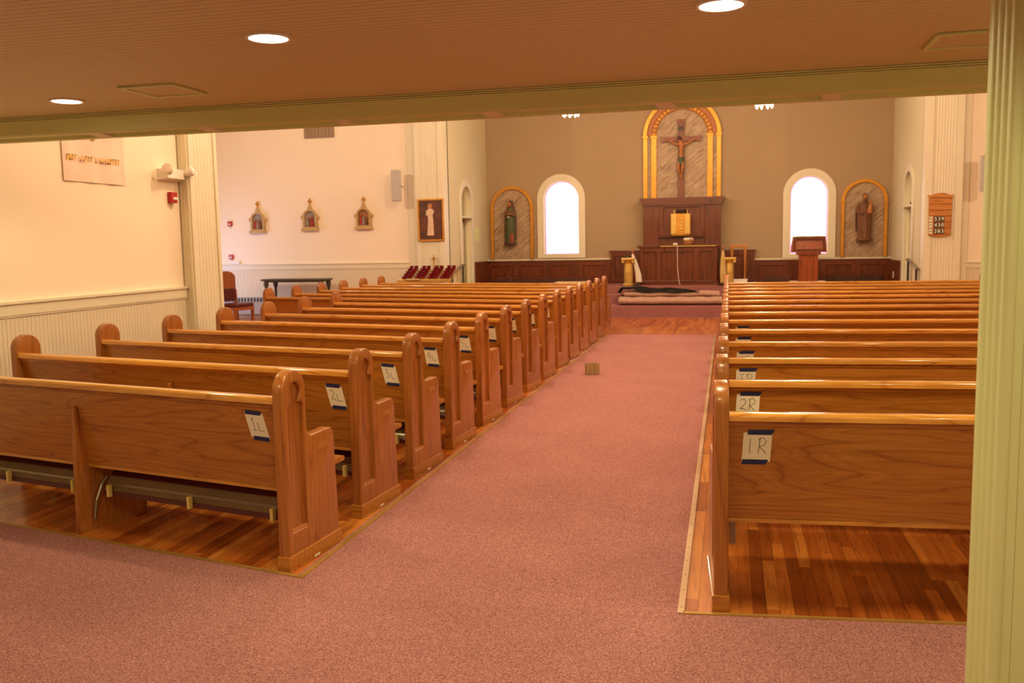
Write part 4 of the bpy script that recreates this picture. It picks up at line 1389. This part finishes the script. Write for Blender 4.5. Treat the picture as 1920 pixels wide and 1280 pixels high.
# brown robed statue with child
sr = thing('statue', 'carved brown statue holding a child in the right arched panel', 'statue', (2.945, AY - 0.16, 1.47))
MB().lathe([(0.17, 0), (0.18, 0.02), (0.165, 0.06), (0.15, 0.07)], (0, 0, 0), 20).build('base', 'brown_robe', sr, True)
MB().loft(robe_rings([(0.06, 0.14, 0.10, 0), (0.22, 0.135, 0.09, 0), (0.45, 0.14, 0.095, -0.005), (0.62, 0.15, 0.09, -0.005), (0.76, 0.15, 0.08, -0.005), (0.84, 0.105, 0.065, -0.005), (0.885, 0.04, 0.04, 0)], 9, 0.07)).build('robe', 'brown_robe', sr, True)
MB().loft(robe_rings([(0.22, 0.155, 0.07, -0.02), (0.5, 0.165, 0.08, -0.02), (0.74, 0.165, 0.075, -0.015), (0.83, 0.12, 0.065, -0.01), (0.87, 0.06, 0.05, 0)], 6, 0.05, 36, 0.5, 0.03)).build('mantle', 'dark_robe', sr, True)
face(sr, (0.0, -0.02, 0.965), 0.066, 'flesh', 'dark_robe')
MB().lathe([(0.03, -0.05), (0.035, 0.0), (0.01, 0.04)], (0.0, -0.06, 0.89), 10).build('beard', 'dark_robe', sr, True)
arm = skin_mesh('arms', [(0.0, -0.03, 0.82), (-0.13, -0.02, 0.80), (-0.16, -0.06, 0.64), (-0.07, -0.12, 0.60), (-0.03, -0.13, 0.60), (0.13, -0.02, 0.80), (0.16, -0.06, 0.66), (0.10, -0.13, 0.66), (0.06, -0.14, 0.68)], [(0, 1), (1, 2), (2, 3), (3, 4), (0, 5), (5, 6), (6, 7), (7, 8)], [0.05, 0.048, 0.045, 0.03, 0.02, 0.048, 0.042, 0.03, 0.02])
link('arms', arm, 'brown_robe', sr)
kid = MB().loft(robe_rings([(0.60, 0.05, 0.04, 0.09), (0.66, 0.06, 0.045, 0.095), (0.74, 0.05, 0.04, 0.10), (0.80, 0.04, 0.03, 0.105), (0.82, 0.02, 0.02, 0.105)], 5, 0.06, 24, 0, -0.11)).build('child', 'flesh', sr, True)
MB().ball((0.108, -0.115, 0.855), (0.036, 0.036, 0.042), 12, 8).build('child_head', 'flesh', kid, True)


# gold pedestal columns
def pedestal(x, y, label, h=0.62):
    p_ = thing('pedestal_column', label, 'pedestal', (x, y, 0.566))
    MB().lathe([(0.12, 0), (0.125, 0.03), (0.10, 0.05)], (0, 0, 0), 20).build('base', 'brass', p_, True)
    rings = []
    for z, r in ((0.05, 0.095), (0.3, 0.10), (h - 0.12, 0.088)):
        rings.append([(r * (1 - 0.05 * (k % 2)) * math.cos(2 * math.pi * k / 32), r * (1 - 0.05 * (k % 2)) * math.sin(2 * math.pi * k / 32), z) for k in range(32)])
    MB().loft(rings).build('fluted_shaft', 'brass', p_)
    MB().lathe([(0.085, h - 0.13), (0.10, h - 0.09), (0.11, h - 0.05)], (0, 0, 0), 20).build('neck', 'gold', p_, True)
    for s in (-1, 1):
        MB().tube([(s * 0.11, -0.11, h - 0.08), (s * 0.11, 0.11, h - 0.08)], 0.032, 12).build('volute', 'brass', p_, True)
    MB().box((-0.145, -0.13, h - 0.05), (0.145, 0.13, h), 0.008).build('abacus', 'brass', p_)
    return p_


pedestal(-2.17, 20.22, 'gold fluted pedestal column left of the altar')
pedestal(0.02, 20.22, 'gold fluted pedestal column right of the altar', 0.60)
tag(MB().ball((-2.20, 20.22, 1.215), (0.075, 0.07, 0.04), 14, 8).build('dark_bowl', 'dark_metal'), 'small dark bowl resting on the left gold pedestal', 'bowl')


def furled(x, y, z0, z1, lean, mat, label):
    f = thing('furled_flag', label, 'flag', (x, y, 0.566))
    MB().tube([(0, 0, 0), (lean, 0, z1 - 0.566)], 0.014).build('pole', 'chair_wood', f)
    MB().lathe([(0.012, 0), (0.03, 0.03), (0.022, 0.06), (0.004, 0.11)], (lean, 0, z1 - 0.566 - 0.02), 10).build('finial', 'chair_wood', f, True)
    MB().lathe([(0.09, 0), (0.09, 0.02), (0.02, 0.04)], (0, 0, 0), 16).build('stand', 'dark_metal', f, True)
    H = z1 - 0.566
    prof = [(z0, 0.062, 0.05, 0.05), (H * 0.35, 0.056, 0.05, 0.035), (H * 0.7, 0.044, 0.04, lean * 0.5 + 0.01), (H * 0.9, 0.028, 0.03, lean), (H * 0.95, 0.015, 0.015, lean)]
    MB().loft(robe_rings(prof, 8, 0.22, 40, 0.4)).build('cloth', mat, f, True)


furled(-1.99, 20.22, 0.08, 1.31, -0.08, 'white_cloth', 'furled white flag on a pole left of the altar')
furled(-0.14, 20.12, 0.06, 1.36, 0.03, 'cream_cloth', 'furled cream and gold flag on a pole right of the altar')

# open wooden stand and white box
fs = thing('wooden_stand', 'tall open light wood stand right of the altar', 'stand', (0.215, 20.9, 0.566))
for x in (-0.14, 0.15):
    MB().lathe([(0.026, 0), (0.022, 0.5), (0.03, 0.52), (0.034, 0.86)], (x, 0, 0), 10).build('leg', 'oak_light', fs, True)
    MB().box((x - 0.02, -0.12, 0), (x + 0.02, 0.12, 0.03)).build('foot', 'oak_light', fs)
MB().box((-0.18, -0.04, 0.80), (0.19, 0.04, 0.875), 0.006).build('top_rail', 'oak_light', fs)
wb = thing('white_box', 'low white box at the foot of the wooden stand', 'box', (0.26, 20.35, 0.566))
MB().box((-0.15, -0.10, 0), (0.15, 0.10, 0.10), 0.008).build('body', 'white', wb)
MB().box((-0.155, -0.105, 0.10), (0.155, 0.105, 0.12), 0.005).build('lid', 'white', wb)

# lectern
lc = thing('lectern', 'reddish wooden lectern with slanted reading desk', 'lectern', (1.63, 19.9, 0.416))
MB().box((-0.19, -0.14, 0.03), (0.19, 0.14, 0.80), 0.008).build('post', 'mid_wood', lc)
MB().box((-0.36, -0.22, 0), (0.36, 0.22, 0.235), 0.008).build('foot', 'cream_cloth', lc)
MB().box((-0.24, -0.18, 0.79), (0.24, 0.18, 0.84), 0.006).build('collar', 'mid_wood', lc)
dk = MB().hexa([(-0.36, -0.20, 0.84), (0.36, -0.20, 0.84), (0.34, 0.26, 0.84), (-0.34, 0.26, 0.84), (-0.33, -0.16, 1.165), (0.33, -0.16, 1.165), (0.33, 0.26, 1.00), (-0.33, 0.26, 1.00)]).build('desk', 'mid_wood', lc)
link('desk_frame', sheet([(-0.33, 0.86), (0.33, 0.86), (0.31, 1.15), (-0.31, 1.15)], [[(-0.27, 0.91), (0.27, 0.91), (0.26, 1.10), (-0.26, 1.10)]], 0.02, 0.004, T(0, -0.197, 0) @ XZ), 'dark_wood', lc)
MB().tube([(-0.33, -0.17, 1.165), (-0.15, -0.18, 1.172), (0.0, -0.17, 1.166), (0.15, -0.18, 1.17), (0.33, -0.17, 1.166)], 0.012).build('cloth_edge', 'cream_cloth', lc)

# rolled carpet and sheets lying on the lower step
rl = thing('carpet_roll', 'long loosely folded roll of dusty underlay on the step', 'carpet roll', (-1.14, 18.95, 0.226))
pr = []
for k in range(18):
    a = 2 * math.pi * k / 18
    pr.append((0.24 * math.cos(a) * (1 + 0.05 * math.cos(3 * a)), 0.085 + 0.085 * math.sin(a)))
rings = []
for j in range(16):
    x = -1.08 + j * 0.14
    f = 1 + 0.06 * math.sin(j * 1.7)
    rings.append([(x, p_[0] * f + 0.02 * math.sin(j), max(0, p_[1] * (1 + 0.05 * math.sin(j * 2.3)))) for p_ in pr])
MB().loft(rings).build('roll', 'underlay', rl, True)
rings = []
for j in range(14):
    x = -0.98 + j * 0.15
    rings.append([(x, p_[0] * 0.8 + 0.12, 0.155 + p_[1] * 0.75 + 0.008 * math.sin(j * 1.3)) for p_ in pr])
MB().loft(rings).build('upper_fold', 'underlay', rl, True)
bs = thing('black_sheet', 'crumpled black rubber sheet draped over the underlay roll', 'sheet', (-1.55, 19.07, 0.226))
m = MB()
nx, ny = 22, 9
g = [[m.bm.verts.new((-0.72 + 1.7 * a / nx, -0.20 + 0.55 * b / ny, 0.335 + 0.022 * math.sin(a * 0.7 + b * 0.5) + 0.02 * math.cos(b * 1.7 + a * 0.3) + 0.03 * math.exp(-((a - 4) / 3) ** 2) - 0.06 * (a / nx) - (0.10 if a == 0 else 0) - 0.03 * (b == 0))) for b in range(ny + 1)] for a in range(nx + 1)]
for a in range(nx):
    for b in range(ny):
        m.bm.faces.new((g[a][b], g[a + 1][b], g[a + 1][b + 1], g[a][b + 1]))
bmesh.ops.solidify(m.bm, geom=list(m.bm.faces), thickness=0.05)
m.build('sheet', 'black', bs, True)
tag(MB().box((-3.62, 19.0, 0.226), (-2.95, 19.3, 0.712), 0.02).build('foam_board', 'cream_cloth'), 'pale board standing on the step behind the left pews', 'board')

# ================================================================== right pillar: hymn board
hb = thing('hymn_board', 'oak hymn board with white H numbers on the right pillar', 'hymn board', (3.80, 18.178, 1.53))
top = [(-0.19, 0.03), (0.19, 0.03), (0.20, 0.72), (0.225, 0.775), (0.20, 0.775), (0.16, 0.77), (0.08, 0.80), (0, 0.81), (-0.08, 0.80), (-0.16, 0.77), (-0.20, 0.775), (-0.225, 0.775), (-0.20, 0.72)]
bot = [(-0.19, 0.03), (-0.10, 0.01), (0, 0.0), (0.10, 0.01), (0.19, 0.03)]
link('back_board', sheet(bot + top[2:], [], 0.022, 0.003, T(0, -0.011, 0) @ XZ), 'oak_hymn', hb) if 'oak_hymn' in M else link('back_board', sheet(bot + top[2:], [], 0.022, 0.003, T(0, -0.011, 0) @ XZ), 'oak_light', hb)
SL = [0.05, 0.163, 0.276, 0.389, 0.50, 0.61]
for z in SL + [0.72]:
    MB().box((-0.19, -0.034, z - 0.006), (0.19, -0.022, z + 0.006)).build('number_rail', 'oak_z', hb)
for z, txt in zip(SL[2::-1], ('539', '430', '383')):
    c = MB().box((-0.185, -0.030, z + 0.008), (-0.125, -0.024, z + 0.10)).build('letter_card', 'paper', hb)
    link('printed_letter', text_mesh('H', 0.070, T(-0.155, -0.031, z + 0.054) @ Matrix.Rotation(R(90), 4, 'X')), 'ink', c)
    for k, dgt in enumerate(txt):
        x = -0.072 + k * 0.058
        c = MB().box((x - 0.028, -0.030, z + 0.008), (x + 0.028, -0.024, z + 0.10)).build('number_card', 'ink', hb)
        link('printed_number', text_mesh(dgt, 0.092, T(x, -0.0315, z + 0.054) @ Matrix.Rotation(R(90), 4, 'X'), 0.001, 0.0012), 'paper', c)

# handrails on the chancel pillars
for i, (x, s) in enumerate(((CL + 0.06, 1), (CR - 0.06, -1))):
    hr = thing('handrail', ('metal handrail by the candle rack at left chancel steps', 'metal handrail below the hymn board at right chancel steps')[i], 'handrail', (x, 18.35, 0))
    MB().tube([(0, 0.0, 0.93), (0, 0.12, 0.95), (0, 0.95, 1.10), (0, 1.05, 1.09)], 0.024, 10).build('rail', 'steel', hr, True)
    MB().tube([(0, 0.10, 0.0), (0, 0.10, 0.95)], 0.02, 8).build('post', 'dark_metal', hr)
    MB().tube([(0, 0.93, 0.226), (0, 0.93, 1.09)], 0.02, 8).build('post', 'dark_metal', hr)
# outlet plate on right side wainscot
tag(MB().box((CR - 0.062, 20.9, 0.66), (CR - 0.05, 20.98, 0.80), 0.002).build('outlet_plate', 'white'), 'small white outlet plate on the right chancel wainscot', 'outlet')
